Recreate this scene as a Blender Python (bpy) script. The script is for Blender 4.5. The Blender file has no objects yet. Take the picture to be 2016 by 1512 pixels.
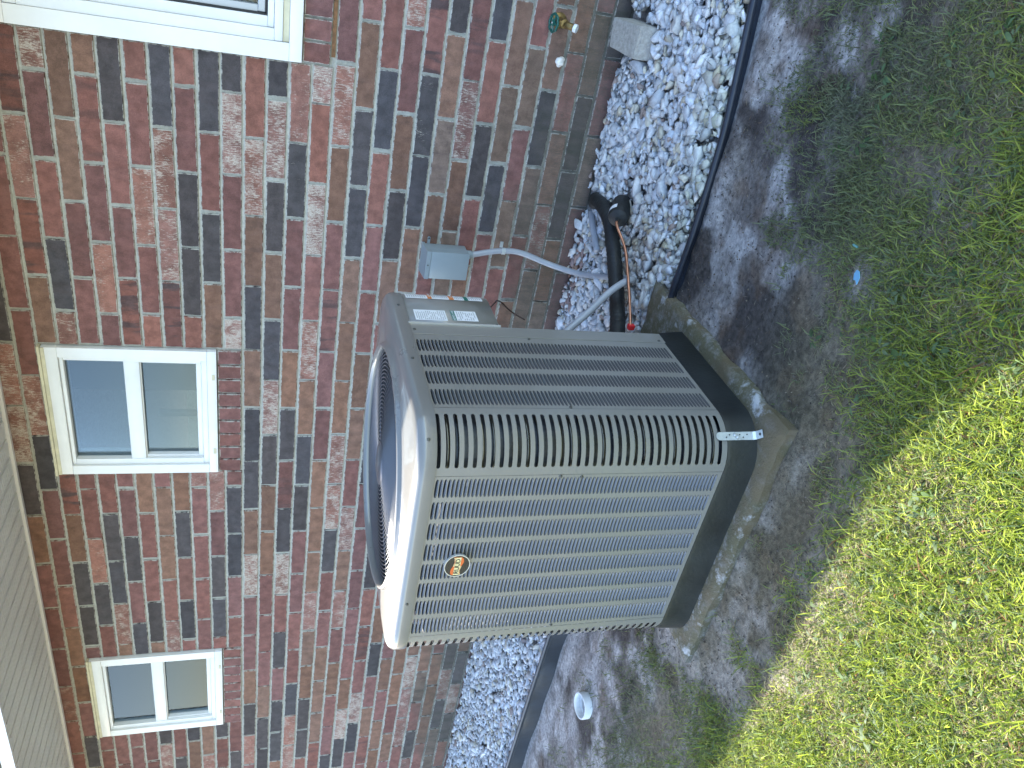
import bpy, bmesh, math, random
import numpy as np
from mathutils import Vector, Matrix
random.seed(7); rng = np.random.default_rng(11)
sc = bpy.context.scene
COL = sc.collection
R = math.radians

# ------------------------------------------------------------------ camera (phone held on its side: world up points to the left of the picture)
cam_d = bpy.data.cameras.new('camera'); cam = bpy.data.objects.new('camera', cam_d); COL.objects.link(cam)
fw = Vector((-0.51872178, 0.80079126, -0.29943459)); rt = Vector((0.83609241, 0.54829533, 0.01793634)); up = Vector((-0.17854185, 0.24105102, 0.95394822))
CAM = Vector((0.95424, -3.18036, 1.36476))
X, Y, Z = -up, rt, -fw
cam.matrix_world = Matrix(((X.x, Y.x, Z.x, CAM.x), (X.y, Y.y, Z.y, CAM.y), (X.z, Y.z, Z.z, CAM.z), (0, 0, 0, 1)))
cam_d.sensor_fit = 'HORIZONTAL'; cam_d.sensor_width = 36; cam_d.lens = 1547.4 / 2016 * 36
cam_d.clip_start = 0.05; cam_d.clip_end = 400
sc.camera = cam

# ------------------------------------------------------------------ sky, sun, exposure
SUN = Vector((-1.40, 0.535, 1.0)).normalized()
elev = math.asin(SUN.z); rot = math.atan2(-SUN.x, SUN.y)
w = bpy.data.worlds.new('World'); sc.world = w; w.use_nodes = True
nt = w.node_tree; nt.nodes.clear()
sky = nt.nodes.new('ShaderNodeTexSky'); sky.sky_type = 'NISHITA'; sky.sun_disc = False
sky.sun_elevation = elev; sky.sun_rotation = -rot; sky.air_density = 1.0; sky.dust_density = 1.2; sky.ozone_density = 1.0
bg = nt.nodes.new('ShaderNodeBackground'); bg.inputs[1].default_value = 0.15
wo = nt.nodes.new('ShaderNodeOutputWorld'); nt.links.new(sky.outputs[0], bg.inputs[0]); nt.links.new(bg.outputs[0], wo.inputs[0])
sd = bpy.data.lights.new('sun', 'SUN'); sd.energy = 5.0; sd.angle = R(0.53); sd.color = (1.0, 0.93, 0.80)
so = bpy.data.objects.new('sun', sd); COL.objects.link(so); so.rotation_euler = SUN.to_track_quat('Z', 'Y').to_euler(); so.location = (-8, 4, 8)
sc.view_settings.view_transform = 'Standard'; sc.view_settings.look = 'None'; sc.view_settings.gamma = 1; sc.view_settings.use_curve_mapping = False
sc.view_settings.exposure = 2.52

# ------------------------------------------------------------------ helpers
OFF = {}
def empty(name, loc, label=None, cat=None, group=None):
    o = bpy.data.objects.new(name, None); COL.objects.link(o); o.location = loc; o.empty_display_size = 0.05
    OFF[o] = Vector(loc)
    return tag(o, label, cat, group)
def tag(o, label=None, cat=None, group=None, kind=None):
    if label: o['label'] = label
    if cat: o['category'] = cat
    if group: o['group'] = group
    if kind: o['kind'] = kind
    return o
def link(name, me, parent=None, loc=None):
    o = bpy.data.objects.new(name, me); COL.objects.link(o)
    base = OFF.get(parent, Vector((0, 0, 0)))
    if parent is not None: o.parent = parent
    o.location = (Vector(loc) - base) if loc is not None else Vector((0, 0, 0))
    OFF[o] = Vector(loc) if loc is not None else base.copy()
    return o
def mesh(name, V, F, mat, parent=None, loc=None, smooth=False, col=None, par=None, uvfac=None):
    """V in world coordinates; loc = origin of the object"""
    base = Vector(loc) if loc is not None else OFF.get(parent, Vector((0, 0, 0)))
    V = np.asarray(V, dtype=np.float64).reshape(-1, 3) - np.array(base)
    me = bpy.data.meshes.new(name); me.from_pydata(V.tolist(), [], F)
    if col is not None: setcol(me, 'col', col)
    if par is not None: setcol(me, 'par', par)
    me.materials.append(mat); me.validate(); me.update()
    if smooth:
        me.polygons.foreach_set('use_smooth', [True] * len(me.polygons))
        if smooth is not True:
            try: me.set_sharp_from_angle(angle=R(smooth))
            except Exception: pass
    return link(name, me, parent, base)
def setcol(me, nm, c):
    a = me.color_attributes.new(nm, 'FLOAT_COLOR', 'POINT'); c = np.asarray(c, dtype=np.float32)
    if c.ndim == 1: c = np.tile(c, (len(me.vertices), 1))
    if c.shape[1] == 3: c = np.hstack([c, np.ones((len(c), 1), np.float32)])
    a.data.foreach_set('color', c.ravel())
def fastmesh(name, V, loops, sizes, mat, parent=None, col=None, smooth=False, loc=None):
    base = np.array(loc if loc is not None else (OFF.get(parent, Vector((0, 0, 0)))), dtype=float)
    me = bpy.data.meshes.new(name); V = np.asarray(V, float) - base
    me.vertices.add(len(V)); me.vertices.foreach_set('co', V.astype(np.float32).ravel())
    me.loops.add(len(loops)); me.loops.foreach_set('vertex_index', np.asarray(loops, np.int32))
    st = np.concatenate([[0], np.cumsum(sizes)[:-1]]).astype(np.int32)
    me.polygons.add(len(sizes)); me.polygons.foreach_set('loop_start', st); me.polygons.foreach_set('loop_total', np.asarray(sizes, np.int32))
    if smooth: me.polygons.foreach_set('use_smooth', np.ones(len(sizes), bool))
    me.update(calc_edges=True)
    if col is not None: setcol(me, 'col', col)
    me.materials.append(mat)
    return link(name, me, parent, Vector(base))

class B:
    def __init__(s): s.V = []; s.F = []; s.C = []
    def add(s, V, F, c=None):
        n = len(s.V); s.V += [tuple(v) for v in V]; s.F += [tuple(i + n for i in f) for f in F]
        if c is not None: s.C += [c] * len(V)
        return s
    def box(s, x0, x1, y0, y1, z0, z1, c=None, bev=0.0):
        if bev > 0:
            bm = bmesh.new(); bmesh.ops.create_cube(bm, size=1)
            for v in bm.verts: v.co = Vector(((x0 + x1) / 2 + v.co.x * (x1 - x0), (y0 + y1) / 2 + v.co.y * (y1 - y0), (z0 + z1) / 2 + v.co.z * (z1 - z0)))
            bmesh.ops.bevel(bm, geom=bm.edges[:], offset=bev, segments=2, profile=0.5, affect='EDGES')
            bm.verts.index_update(); s.add([v.co[:] for v in bm.verts], [[v.index for v in f.verts] for f in bm.faces], c); bm.free(); return s
        V = [(x, y, z) for z in (z0, z1) for y in (y0, y1) for x in (x0, x1)]
        return s.add(V, [(0, 2, 3, 1), (4, 5, 7, 6), (0, 1, 5, 4), (2, 6, 7, 3), (0, 4, 6, 2), (1, 3, 7, 5)], c)
    def tube(s, P, r, n=12, cap=True, c=None, closed=False):
        P = [Vector(p) for p in P]; m = len(P); rr = r if hasattr(r, '__len__') else [r] * m
        V = []; prev = None
        for i, p in enumerate(P):
            if closed: t = (P[(i + 1) % m] - P[i - 1]).normalized()
            else: t = (P[min(i + 1, m - 1)] - P[max(i - 1, 0)]).normalized()
            a = (Vector((0, 0, 1)) if abs(t.z) < .9 else Vector((1, 0, 0))) if prev is None else prev
            a = (a - t * a.dot(t)).normalized(); prev = a; b = t.cross(a)
            for k in range(n):
                an = 2 * math.pi * k / n; V.append(p + (a * math.cos(an) + b * math.sin(an)) * rr[i])
        F = []
        for i in range(m if closed else m - 1):
            j = (i + 1) % m
            for k in range(n): F.append((i * n + k, i * n + (k + 1) % n, j * n + (k + 1) % n, j * n + k))
        if cap and not closed: F += [tuple(range(n - 1, -1, -1)), tuple(range((m - 1) * n, m * n))]
        return s.add(V, F, c)
    def lathe(s, prof, origin, axis=(0, 0, 1), n=24, c=None, closed=False):
        ax = Vector(axis).normalized(); a = ax.orthogonal().normalized(); b = ax.cross(a); o = Vector(origin)
        V = [o + ax * h + (a * math.cos(2 * math.pi * k / n) + b * math.sin(2 * math.pi * k / n)) * r for r, h in prof for k in range(n)]
        F = [(i * n + k, i * n + (k + 1) % n, (i + 1) * n + (k + 1) % n, (i + 1) * n + k) for i in range(len(prof) - 1) for k in range(n)]
        return s.add(V, F, c)
    def loops(s, L, cap0=False, cap1=False, c=None):
        n = len(L[0]); V = [p for l in L for p in l]
        F = [(i * n + k, i * n + (k + 1) % n, (i + 1) * n + (k + 1) % n, (i + 1) * n + k) for i in range(len(L) - 1) for k in range(n)]
        if cap0: F.append(tuple(range(n - 1, -1, -1)))
        if cap1: F.append(tuple(range((len(L) - 1) * n, len(L) * n)))
        return s.add(V, F, c)
    def build(s, name, mat, parent=None, loc=None, smooth=False):
        return mesh(name, s.V, s.F, mat, parent, loc, smooth, col=(np.array(s.C) if s.C else None))

def spline(P, n=8):
    P = [Vector(p) for p in P]; out = []
    for i in range(len(P) - 1):
        p0 = P[max(i - 1, 0)]; p1 = P[i]; p2 = P[i + 1]; p3 = P[min(i + 2, len(P) - 1)]
        for k in range(n):
            t = k / n
            out.append(0.5 * ((2 * p1) + (p2 - p0) * t + (2 * p0 - 5 * p1 + 4 * p2 - p3) * t * t + (3 * p1 - p0 - 3 * p2 + p3) * t ** 3))
    return out + [P[-1]]
_tab = rng.random((64, 64))
def vnoise(x, y, s, o=0):
    x = np.asarray(x) * s + o * 7.3 + 100; y = np.asarray(y) * s + o * 3.1 + 100
    xi = np.floor(x).astype(int); yi = np.floor(y).astype(int); fx = x - xi; fy = y - yi
    fx = fx * fx * (3 - 2 * fx); fy = fy * fy * (3 - 2 * fy); g = lambda a, b: _tab[a % 64, b % 64]
    return (g(xi, yi) * (1 - fx) + g(xi + 1, yi) * fx) * (1 - fy) + (g(xi, yi + 1) * (1 - fx) + g(xi + 1, yi + 1) * fx) * fy
def fbm(x, y, s, o=0, n=4):
    v = 0; a = .5; t = 0
    for k in range(n): v = v + a * vnoise(x, y, s * 2 ** k, o + k); t += a; a *= .5
    return v / t
def sstep(a, b, x): t = np.clip((x - a) / (b - a), 0, 1); return t * t * (3 - 2 * t)

# ------------------------------------------------------------------ materials
def newmat(name):
    m = bpy.data.materials.new(name); m.use_nodes = True; n = m.node_tree.nodes; b = n['Principled BSDF']; return m, m.node_tree, b
def N(t, typ, **kw):
    n = t.nodes.new(typ)
    for k, v in kw.items(): setattr(n, k, v)
    return n
def plain(name, c, rough=.5, metal=0, coat=0, noise=0, nscale=40, bump=0, bscale=200, spec=.5, stretch=(1, 1, 1)):
    m, t, b = newmat(name); b.inputs['Base Color'].default_value = (*c, 1); b.inputs['Roughness'].default_value = rough; b.inputs['Metallic'].default_value = metal
    b.inputs['Coat Weight'].default_value = coat; b.inputs['Coat Roughness'].default_value = .08; b.inputs['Specular IOR Level'].default_value = spec
    g = N(t, 'ShaderNodeNewGeometry'); mp = N(t, 'ShaderNodeMapping'); t.links.new(g.outputs['Position'], mp.inputs[0]); mp.inputs['Scale'].default_value = stretch
    if noise:
        tx = N(t, 'ShaderNodeTexNoise'); tx.inputs['Scale'].default_value = nscale; tx.inputs['Detail'].default_value = 6; tx.inputs['Roughness'].default_value = .65; t.links.new(mp.outputs[0], tx.inputs[0])
        mr = N(t, 'ShaderNodeMapRange'); mr.inputs[1].default_value = .3; mr.inputs[2].default_value = .7; mr.inputs[3].default_value = 1 - noise; mr.inputs[4].default_value = 1 + noise; t.links.new(tx.outputs[0], mr.inputs[0])
        mx = N(t, 'ShaderNodeMix', data_type='RGBA', blend_type='MULTIPLY'); mx.inputs[0].default_value = 1; mx.inputs[6].default_value = (*c, 1); t.links.new(mr.outputs[0], mx.inputs[7]); t.links.new(mx.outputs[2], b.inputs['Base Color'])
        rr = N(t, 'ShaderNodeMapRange'); rr.inputs[3].default_value = max(0, rough - .12); rr.inputs[4].default_value = min(1, rough + .12); t.links.new(tx.outputs[0], rr.inputs[0]); t.links.new(rr.outputs[0], b.inputs['Roughness'])
    if bump:
        tx = N(t, 'ShaderNodeTexNoise'); tx.inputs['Scale'].default_value = bscale; tx.inputs['Detail'].default_value = 5; t.links.new(mp.outputs[0], tx.inputs[0])
        bp = N(t, 'ShaderNodeBump'); bp.inputs['Strength'].default_value = bump; bp.inputs['Distance'].default_value = .004; t.links.new(tx.outputs[0], bp.inputs['Height']); t.links.new(bp.outputs[0], b.inputs['Normal'])
    return m
def attr(t, nm): a = N(t, 'ShaderNodeAttribute'); a.attribute_name = nm; return a
def ramp(t, src, lo, hi, a=0.0, b=1.0, smooth=True):
    r = N(t, 'ShaderNodeMapRange'); r.interpolation_type = 'SMOOTHSTEP' if smooth else 'LINEAR'
    for i, v in ((1, lo), (2, hi), (3, a), (4, b)):
        if hasattr(v, 'name'): t.links.new(v, r.inputs[i])
        else: r.inputs[i].default_value = v
    t.links.new(src, r.inputs[0]); return r.outputs[0]
def mixc(t, f, a, b, mode='MIX'):
    m = N(t, 'ShaderNodeMix', data_type='RGBA', blend_type=mode)
    for i, v in ((0, f), (6, a), (7, b)):
        if hasattr(v, 'name'): t.links.new(v, m.inputs[i])
        elif isinstance(v, tuple): m.inputs[i].default_value = (*v, 1)
        else: m.inputs[i].default_value = v
    return m.outputs[2]
def mth(t, op, a, b=0.0):
    m = N(t, 'ShaderNodeMath', operation=op)
    for i, v in ((0, a), (1, b)):
        if hasattr(v, 'name'): t.links.new(v, m.inputs[i])
        else: m.inputs[i].default_value = v
    return m.outputs[0]
def noise(t, vec, scale, detail=5, rough=.6):
    x = N(t, 'ShaderNodeTexNoise'); x.inputs['Scale'].default_value = scale; x.inputs['Detail'].default_value = detail; x.inputs['Roughness'].default_value = rough; t.links.new(vec, x.inputs[0]); return x.outputs[0]
def mapping(t, scale=(1, 1, 1)):
    g = N(t, 'ShaderNodeNewGeometry'); mp = N(t, 'ShaderNodeMapping'); t.links.new(g.outputs['Position'], mp.inputs[0]); mp.inputs['Scale'].default_value = scale; return mp.outputs[0], g
def bump(t, b, h, strength, dist=.003):
    bp = N(t, 'ShaderNodeBump'); bp.inputs['Strength'].default_value = strength; bp.inputs['Distance'].default_value = dist; t.links.new(h, bp.inputs['Height']); t.links.new(bp.outputs[0], b.inputs['Normal'])
def dirt_mask(t, g):
    """splash-back grime on the lower wall, broken up by noise"""
    s = N(t, 'ShaderNodeSeparateXYZ'); t.links.new(g.outputs['Position'], s.inputs[0])
    v = N(t, 'ShaderNodeMapping'); t.links.new(g.outputs['Position'], v.inputs[0])
    n = noise(t, v.outputs[0], 4.5, 6, .6)
    zz = mth(t, 'ADD', s.outputs[2], mth(t, 'MULTIPLY', mth(t, 'SUBTRACT', n, .5), -1.0))
    return ramp(t, zz, .52, .10), s

def brick_material():
    m, t, b = newmat('brick_clay'); c = attr(t, 'col'); p = attr(t, 'par'); ps = N(t, 'ShaderNodeSeparateColor'); t.links.new(p.outputs[0], ps.inputs[0])
    v, g = mapping(t); vs, _ = mapping(t, (2.3, 1, 0.5))
    n1 = noise(t, v, 22, 5, .6); n2 = noise(t, vs, 90, 6, .72); n3 = noise(t, v, 420, 4, .7); n4 = noise(t, vs, 9, 4, .55)
    base = mixc(t, ramp(t, n4, .48, .62), c.outputs[0], mixc(t, ps.outputs[1], c.outputs[0], (.075, .055, .055)))     # burnt ends
    base = mixc(t, 1.0, base, ramp(t, n1, .25, .75, .72, 1.28), 'MULTIPLY'); base = mixc(t, 1.0, base, ramp(t, n3, .3, .7, .78, 1.22), 'MULTIPLY')
    thr = mth(t, 'SUBTRACT', 0.80, mth(t, 'MULTIPLY', ps.outputs[0], .42))
    big = mth(t, 'ADD', mth(t, 'MULTIPLY', n2, .62), mth(t, 'MULTIPLY', noise(t, v, 16, 4, .6), .38))
    wm = ramp(t, big, mth(t, 'SUBTRACT', thr, .02), mth(t, 'ADD', thr, .09)); wm = mth(t, 'MULTIPLY', wm, ramp(t, n3, .36, .52))
    pit = N(t, 'ShaderNodeTexVoronoi'); pit.inputs['Scale'].default_value = 190; t.links.new(v, pit.inputs[0])
    base = mixc(t, mth(t, 'MULTIPLY', wm, .92), base, mixc(t, n1, (.60, .54, .45), (.46, .41, .36)))
    base = mixc(t, mth(t, 'MULTIPLY', ramp(t, pit.outputs[0], .22, .10), mth(t, 'MULTIPLY', ramp(t, noise(t, v, 60, 2), .46, .6), .7)), base, (.05, .035, .03))
    sm = ramp(t, mth(t, 'MULTIPLY', ps.outputs[2], mth(t, 'ADD', noise(t, v, 38, 5, .7), mth(t, 'MULTIPLY', n3, .25))), .53, .66); base = mixc(t, mth(t, 'MULTIPLY', sm, .8), base, (.52, .51, .46))      # mortar smeared over the arrises
    d, s = dirt_mask(t, g); base = mixc(t, mth(t, 'MULTIPLY', mth(t, 'MULTIPLY', d, .72), ramp(t, n2, .38, .62, .45, 1.0)), base, mixc(t, ramp(t, n4, .4, .65), (.115, .098, .080), (.070, .072, .052)))
    t.links.new(base, b.inputs['Base Color']); b.inputs['Roughness'].default_value = .88; b.inputs['Specular IOR Level'].default_value = .25
    h = mth(t, 'ADD', mth(t, 'MULTIPLY', n2, .7), mth(t, 'MULTIPLY', n3, .5)); bump(t, b, h, .7, .0035)
    return m
def mortar_material():
    m, t, b = newmat('mortar'); v, g = mapping(t); n1 = noise(t, v, 60, 6, .7); n2 = noise(t, v, 5, 4)
    c = mixc(t, ramp(t, n1, .3, .7), (.335, .335, .295), (.475, .47, .415)); c = mixc(t, ramp(t, n2, .4, .7, 0, .35), c, (.24, .235, .19))
    d, s = dirt_mask(t, g); c = mixc(t, mth(t, 'MULTIPLY', d, .8), c, (.075, .072, .058))
    t.links.new(c, b.inputs['Base Color']); b.inputs['Roughness'].default_value = .95; bump(t, b, n1, .9, .006)
    return m
def attr_material(name, rough, nscale, namp, bstr, bscale, spec=.3, dist=.004, trans=0):
    m, t, b = newmat(name); c = attr(t, 'col'); v, g = mapping(t); n1 = noise(t, v, nscale, 6, .65)
    base = mixc(t, 1.0, c.outputs[0], ramp(t, n1, .25, .75, 1 - namp, 1 + namp), 'MULTIPLY'); t.links.new(base, b.inputs['Base Color'])
    b.inputs['Roughness'].default_value = rough; b.inputs['Specular IOR Level'].default_value = spec
    if bstr: bump(t, b, noise(t, v, bscale, 5, .7), bstr, dist)
    if trans:
        tr = N(t, 'ShaderNodeBsdfTranslucent'); t.links.new(base, tr.inputs[0]); mx = N(t, 'ShaderNodeMixShader'); mx.inputs[0].default_value = trans
        t.links.new(b.outputs[0], mx.inputs[1]); t.links.new(tr.outputs[0], mx.inputs[2]); t.links.new(mx.outputs[0], t.nodes['Material Output'].inputs[0])
    return m
M = {}
M['brick'] = brick_material(); M['mortar'] = mortar_material()
M['soil'] = attr_material('soil', .95, 55, .45, 1.0, 130, .2, .012)
M['stone'] = attr_material('white_stone', .6, 120, .14, .35, 260, .4, .002)
M['grass'] = attr_material('grass_blade', .62, 30, .12, 0, 1, .2, trans=.5)
M['paint'] = plain('cabinet_paint', (.205, .198, .180), .34, .0, .55, .05, 3, .10, 350)
M['paint2'] = plain('cabinet_paint_cover', (.160, .157, .147), .30, .0, .7, .05, 4, .06, 300)
M['louver'] = plain('louver_paint_shaded', (.070, .076, .085), .32, .25, .4, .05, 8)  # cabinet paint darkened and blued: recess shade put into the slat colour
M['black_plastic'] = plain('black_plastic', (.012, .015, .016), .42, 0, .1, .35, 9, .2, 90)
M['wire'] = plain('grille_wire', (.085, .092, .105), .3, .3, .3)
M['core'] = plain('coil_dark', (.085, .092, .100), .38, .5, 0, .5, 14, 0, 1, stretch=(1, 1, .3))
M['coil'] = plain('copper_coil', (.20, .18, .14), .3, .9, 0, .3, 20)
M['screw'] = plain('dark_screw', (.10, .10, .09), .45, .6)
M['galv'] = plain('galvanized', (.52, .55, .54), .38, .35, 0, .12, 60, .1)
M['white_vinyl'] = plain('white_vinyl', (.74, .75, .74), .38, 0, .1, .05, 6)
M['white_trim'] = plain('white_coil_trim', (.76, .76, .74), .42, 0, .1, .06, 5, .08, 30)
M['cream'] = plain('aged_cream_paint', (.58, .54, .38), .6, 0, 0, .15, 20)
M['soffit'] = plain('soffit_vinyl', (.72, .73, .70), .5, 0, 0, .05, 3)
M['vent_dark'] = plain('vent_shadow_slot', (.20, .20, .19), .8)
M['shingle'] = plain('roof_shingle', (.10, .09, .085), .9, 0, 0, .4, 30, .8, 60)
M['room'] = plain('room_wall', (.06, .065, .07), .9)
M['blind'] = plain('blind_slat', (.62, .62, .58), .6)
M['screen'] = plain('screen_frame_grey', (.42, .44, .46), .4, .4)
M['gasket'] = plain('black_gasket', (.02, .02, .02), .6)
M['box_grey'] = plain('enclosure_blue_grey', (.255, .300, .315), .42, 0, .15, .06, 8, .06, 250)
M['conduit'] = plain('grey_pvc_conduit', (.31, .325, .355), .42, 0, .15, .10, 14)
M['foam_black'] = plain('black_insulation', (.010, .012, .013), .55, 0, 0, .5, 25, .5, 80)
M['copper'] = plain('copper_pipe', (.45, .21, .125), .38, .85, 0, .25, 30)
M['red'] = plain('red_tag', (.55, .02, .025), .5)
M['brass'] = plain('brass', (.24, .165, .065), .45, .85, 0, .35, 60)
M['green'] = plain('green_handle', (.004, .085, .065), .35, 0, .3)
M['white_plastic'] = plain('white_plastic', (.72, .74, .74), .4, 0, .2, .06, 20)
M['caulk'] = plain('white_caulk', (.78, .76, .70), .6, 0, 0, .1, 60, .4, 120)
M['block'] = plain('concrete_block', (.33, .315, .28), .92, 0, 0, .28, 70, .8, 160)
M['edging'] = plain('edging_plastic', (.012, .016, .026), .42, 0, .15, .4, 12, .2, 60)
M['edging_far'] = plain('edging_plastic_dull', (.022, .030, .042), .5, 0, .1, .4, 9, .3, 30)
M['blue'] = plain('blue_plastic', (.13, .33, .50), .5)
M['teal'] = plain('teal_plastic', (.06, .17, .15), .5)
M['rust'] = plain('rusty_steel', (.20, .10, .045), .85, .2, 0, .5, 60, .7, 120)
M['label_white'] = plain('label_paper', (.70, .71, .72), .45)
M['label_green'] = plain('label_green', (.01, .13, .10), .45)
M['label_orange'] = plain('label_orange', (.62, .20, .05), .45)
M['ink'] = plain('label_ink', (.34, .35, .36), .6)
M['badge_black'] = plain('badge_black', (.018, .02, .022), .25, 0, .4)
M['badge_orange'] = plain('badge_orange', (.62, .13, .03), .3)
M['badge_cream'] = plain('badge_cream', (.72, .62, .32), .3)
M['chrome'] = plain('chrome_rim', (.75, .76, .74), .2, .6)
M['wirebrown'] = plain('brown_wire', (.05, .025, .02), .5)
def pad_material():
    m, t, b = newmat('weathered_concrete_pad'); v, g = mapping(t); n1 = noise(t, v, 18, 6, .65); n2 = noise(t, v, 130, 5, .7); n3 = noise(t, v, 6, 4)
    c = mixc(t, ramp(t, n2, .3, .7), (.12, .112, .095), (.25, .245, .225)); c = mixc(t, ramp(t, n1, .34, .54, 0, .92), c, (.085, .076, .036)); c = mixc(t, ramp(t, n3, .45, .60, 0, .75), c, (.115, .088, .048)); c = mixc(t, ramp(t, noise(t, v, 9, 5, .7), .55, .68, 0, .8), c, (.46, .47, .48))
    t.links.new(c, b.inputs['Base Color']); b.inputs['Roughness'].default_value = .93; bump(t, b, n2, 1.0, .006); return m
M['pad'] = pad_material()
def glass_material():
    m, t, b = newmat('window_glass'); nd = t.nodes; nd.remove(b)
    gl = N(t, 'ShaderNodeBsdfGlossy'); gl.inputs['Roughness'].default_value = .02; gl.inputs[0].default_value = (.9, .95, 1, 1)
    tr = N(t, 'ShaderNodeBsdfTransparent'); tr.inputs[0].default_value = (.62, .68, .70, 1)
    fr = N(t, 'ShaderNodeFresnel'); fr.inputs[0].default_value = 1.5
    mx = N(t, 'ShaderNodeMixShader'); t.links.new(fr.outputs[0], mx.inputs[0]); t.links.new(tr.outputs[0], mx.inputs[1]); t.links.new(gl.outputs[0], mx.inputs[2]); t.links.new(mx.outputs[0], nd['Material Output'].inputs[0]); return m
M['glass'] = glass_material()

# ------------------------------------------------------------------ ground
PADX0, PADX1, PADY0, PADY1, PADZ = -1.05, -0.105, -1.755, -0.84, 0.045
def ground_z(x, y):
    z = -0.08 * np.clip(-1.78 - y, 0, 1.6) + (fbm(x, y, 5, 1) - .5) * .022 + (fbm(x, y, 22, 5) - .5) * .016
    bed = sstep(-1.00, -0.92, y); z = z * (1 - bed) + (-.004) * bed
    z = z + .018 * np.exp(-((y + 1.02) / .07) ** 2) * sstep(-.1, .05, x)                 # earth heaped against the near edging
    z = z - .020 * np.exp(-(((x - .50) / .07) ** 2 + ((y + 1.10) / .05) ** 2))              # a scuffed hole
    qx = np.maximum(PADX0 - x, x - PADX1); qy = np.maximum(PADY0 - y, y - PADY1); d = np.maximum(qx, qy)          # distance outside the pad
    bank = .016 * np.exp(-(np.maximum(d, 0) / .045) ** 2) * np.clip(fbm(x, y, 11, 77) * 2.0 - .45, 0, 1.05)
    z = np.where(y < PADY1 + .05, np.maximum(z, bank), z)
    return np.where(d < -.012, np.minimum(z, .006), z)
def soil_colour(x, y):
    n = fbm(x, y, 7, 2, 5); f = fbm(x * .8 + y * .5, y * 1.3, 26, 9, 4)
    base = np.stack([.215 + 0 * x, .190 + 0 * x, .172 + 0 * x], -1)
    sand = np.array([.47, .445, .43]); dark = np.array([.082, .070, .064]); brown = np.array([.16, .10, .06])
    s = sstep(.50, .66, n + .15 * (f - .5)); d = sstep(.54, .70, fbm(x, y, 6, 31, 5))
    for (bx, by, rx, ry, a) in ((.20, -1.03, .17, .055, 1.0), (.62, -1.04, .09, .05, .6), (.12, -1.10, .10, .06, .8), (-2.3, -1.02, .9, .07, .9), (-1.9, -1.22, .5, .07, .9), (-.05, -1.25, .10, .08, .55), (-1.16, -1.64, .12, .10, .9), (-1.0, -1.86, .14, .05, .6), (-.15, -1.83, .07, .035, .9), (-.62, -1.90, .12, .05, .45), (.03, -1.38, .08, .12, .4)):
        s = np.maximum(s, a * np.exp(-(((x - bx) / rx) ** 2 + ((y - by) / ry) ** 2) ** 1.3) * (.55 + .9 * f))
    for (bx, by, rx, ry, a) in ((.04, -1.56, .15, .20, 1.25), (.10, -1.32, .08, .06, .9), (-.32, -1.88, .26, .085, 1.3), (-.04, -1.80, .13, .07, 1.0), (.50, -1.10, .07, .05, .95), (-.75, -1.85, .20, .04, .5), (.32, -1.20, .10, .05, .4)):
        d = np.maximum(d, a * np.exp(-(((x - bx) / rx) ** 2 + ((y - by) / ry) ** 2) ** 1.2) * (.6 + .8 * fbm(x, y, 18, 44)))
    s = np.clip(s, 0, 1)[..., None]; d = np.clip(d, 0, 1)[..., None]
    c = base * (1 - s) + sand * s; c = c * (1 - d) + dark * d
    br = (sstep(.56, .7, fbm(x, y, 11, 61)) * .4)[..., None]; c = c * (1 - br) + brown * br
    bed = (sstep(-.975, -.94, y) * sstep(.15, -.02, y))[..., None] * .8; c = c * (1 - bed) + np.array([.34, .34, .34]) * bed
    lawn = sstep(-1.35, -1.75, y)[..., None] * .6; return c * (1 - lawn) + np.array([.13, .115, .065]) * lawn
def grid_ground():
    xs = np.concatenate([-np.geomspace(80, 5, 14)[:-1], np.arange(-5, -1.3, .03), np.arange(-1.3, 1.4, .012), np.arange(1.4, 3, .06), np.geomspace(3, 80, 12)])
    ys = np.concatenate([-np.geomspace(80, 3.4, 14)[:-1], np.arange(-3.4, -2.6, .04), np.arange(-2.6, -.86, .012), np.arange(-.86, .3, .06), np.geomspace(.3, 80, 10)])
    gx, gy = np.meshgrid(xs, ys); V = np.stack([gx, gy, ground_z(gx, gy)], -1).reshape(-1, 3)
    nx, ny = len(xs), len(ys); i = np.arange(nx * ny).reshape(ny, nx)
    q = np.stack([i[:-1, :-1], i[:-1, 1:], i[1:, 1:], i[1:, :-1]], -1).reshape(-1, 4)
    o = fastmesh('ground', V, q.ravel(), np.full(len(q), 4), M['soil'], col=soil_colour(gx, gy).reshape(-1, 3), smooth=True)
    tag(o, 'bare sandy soil and lawn earth in front of the brick house', kind='structure'); return o
grid_ground()

# ------------------------------------------------------------------ house: wall, bricks, windows, eave
H = .08124; L = .3168; J0 = 1.46232; TOP = J0 + 12 * H
house = empty('brick_house', (-2.5, 0.0, 0.0), 'mottled red brick house wall with white windows and white soffit', 'house')
WIN = [(-1.641, -.955, J0 + 10 * H), (-3.645, -2.953, J0 + 10 * H)]          # small windows: x0, x1, top
WZ0 = 1.574
NX0, NX1, NZ0, NZ1 = .303, 1.50, 1.258, J0 + 10 * H                          # big window at the right
wl = B(); MY = .0075
def wallbox(x0, x1, z0, z1): wl.box(x0, x1, MY, .12, z0, z1)
XL, XR = -9.0, 4.2
xs = [XL, WIN[1][0], WIN[1][1], WIN[0][0], WIN[0][1], NX0, NX1, XR]
for i in range(len(xs) - 1):
    if i in (1, 3): wallbox(xs[i], xs[i + 1], -.1, WZ0 - .003); wallbox(xs[i], xs[i + 1], J0 + 10 * H, TOP + .12)
    elif i == 5: wallbox(xs[i], xs[i + 1], -.1, NZ0 - .003); wallbox(xs[i], xs[i + 1], NZ1, TOP + .12)
    else: wallbox(xs[i], xs[i + 1], -.1, TOP + .12)
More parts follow.
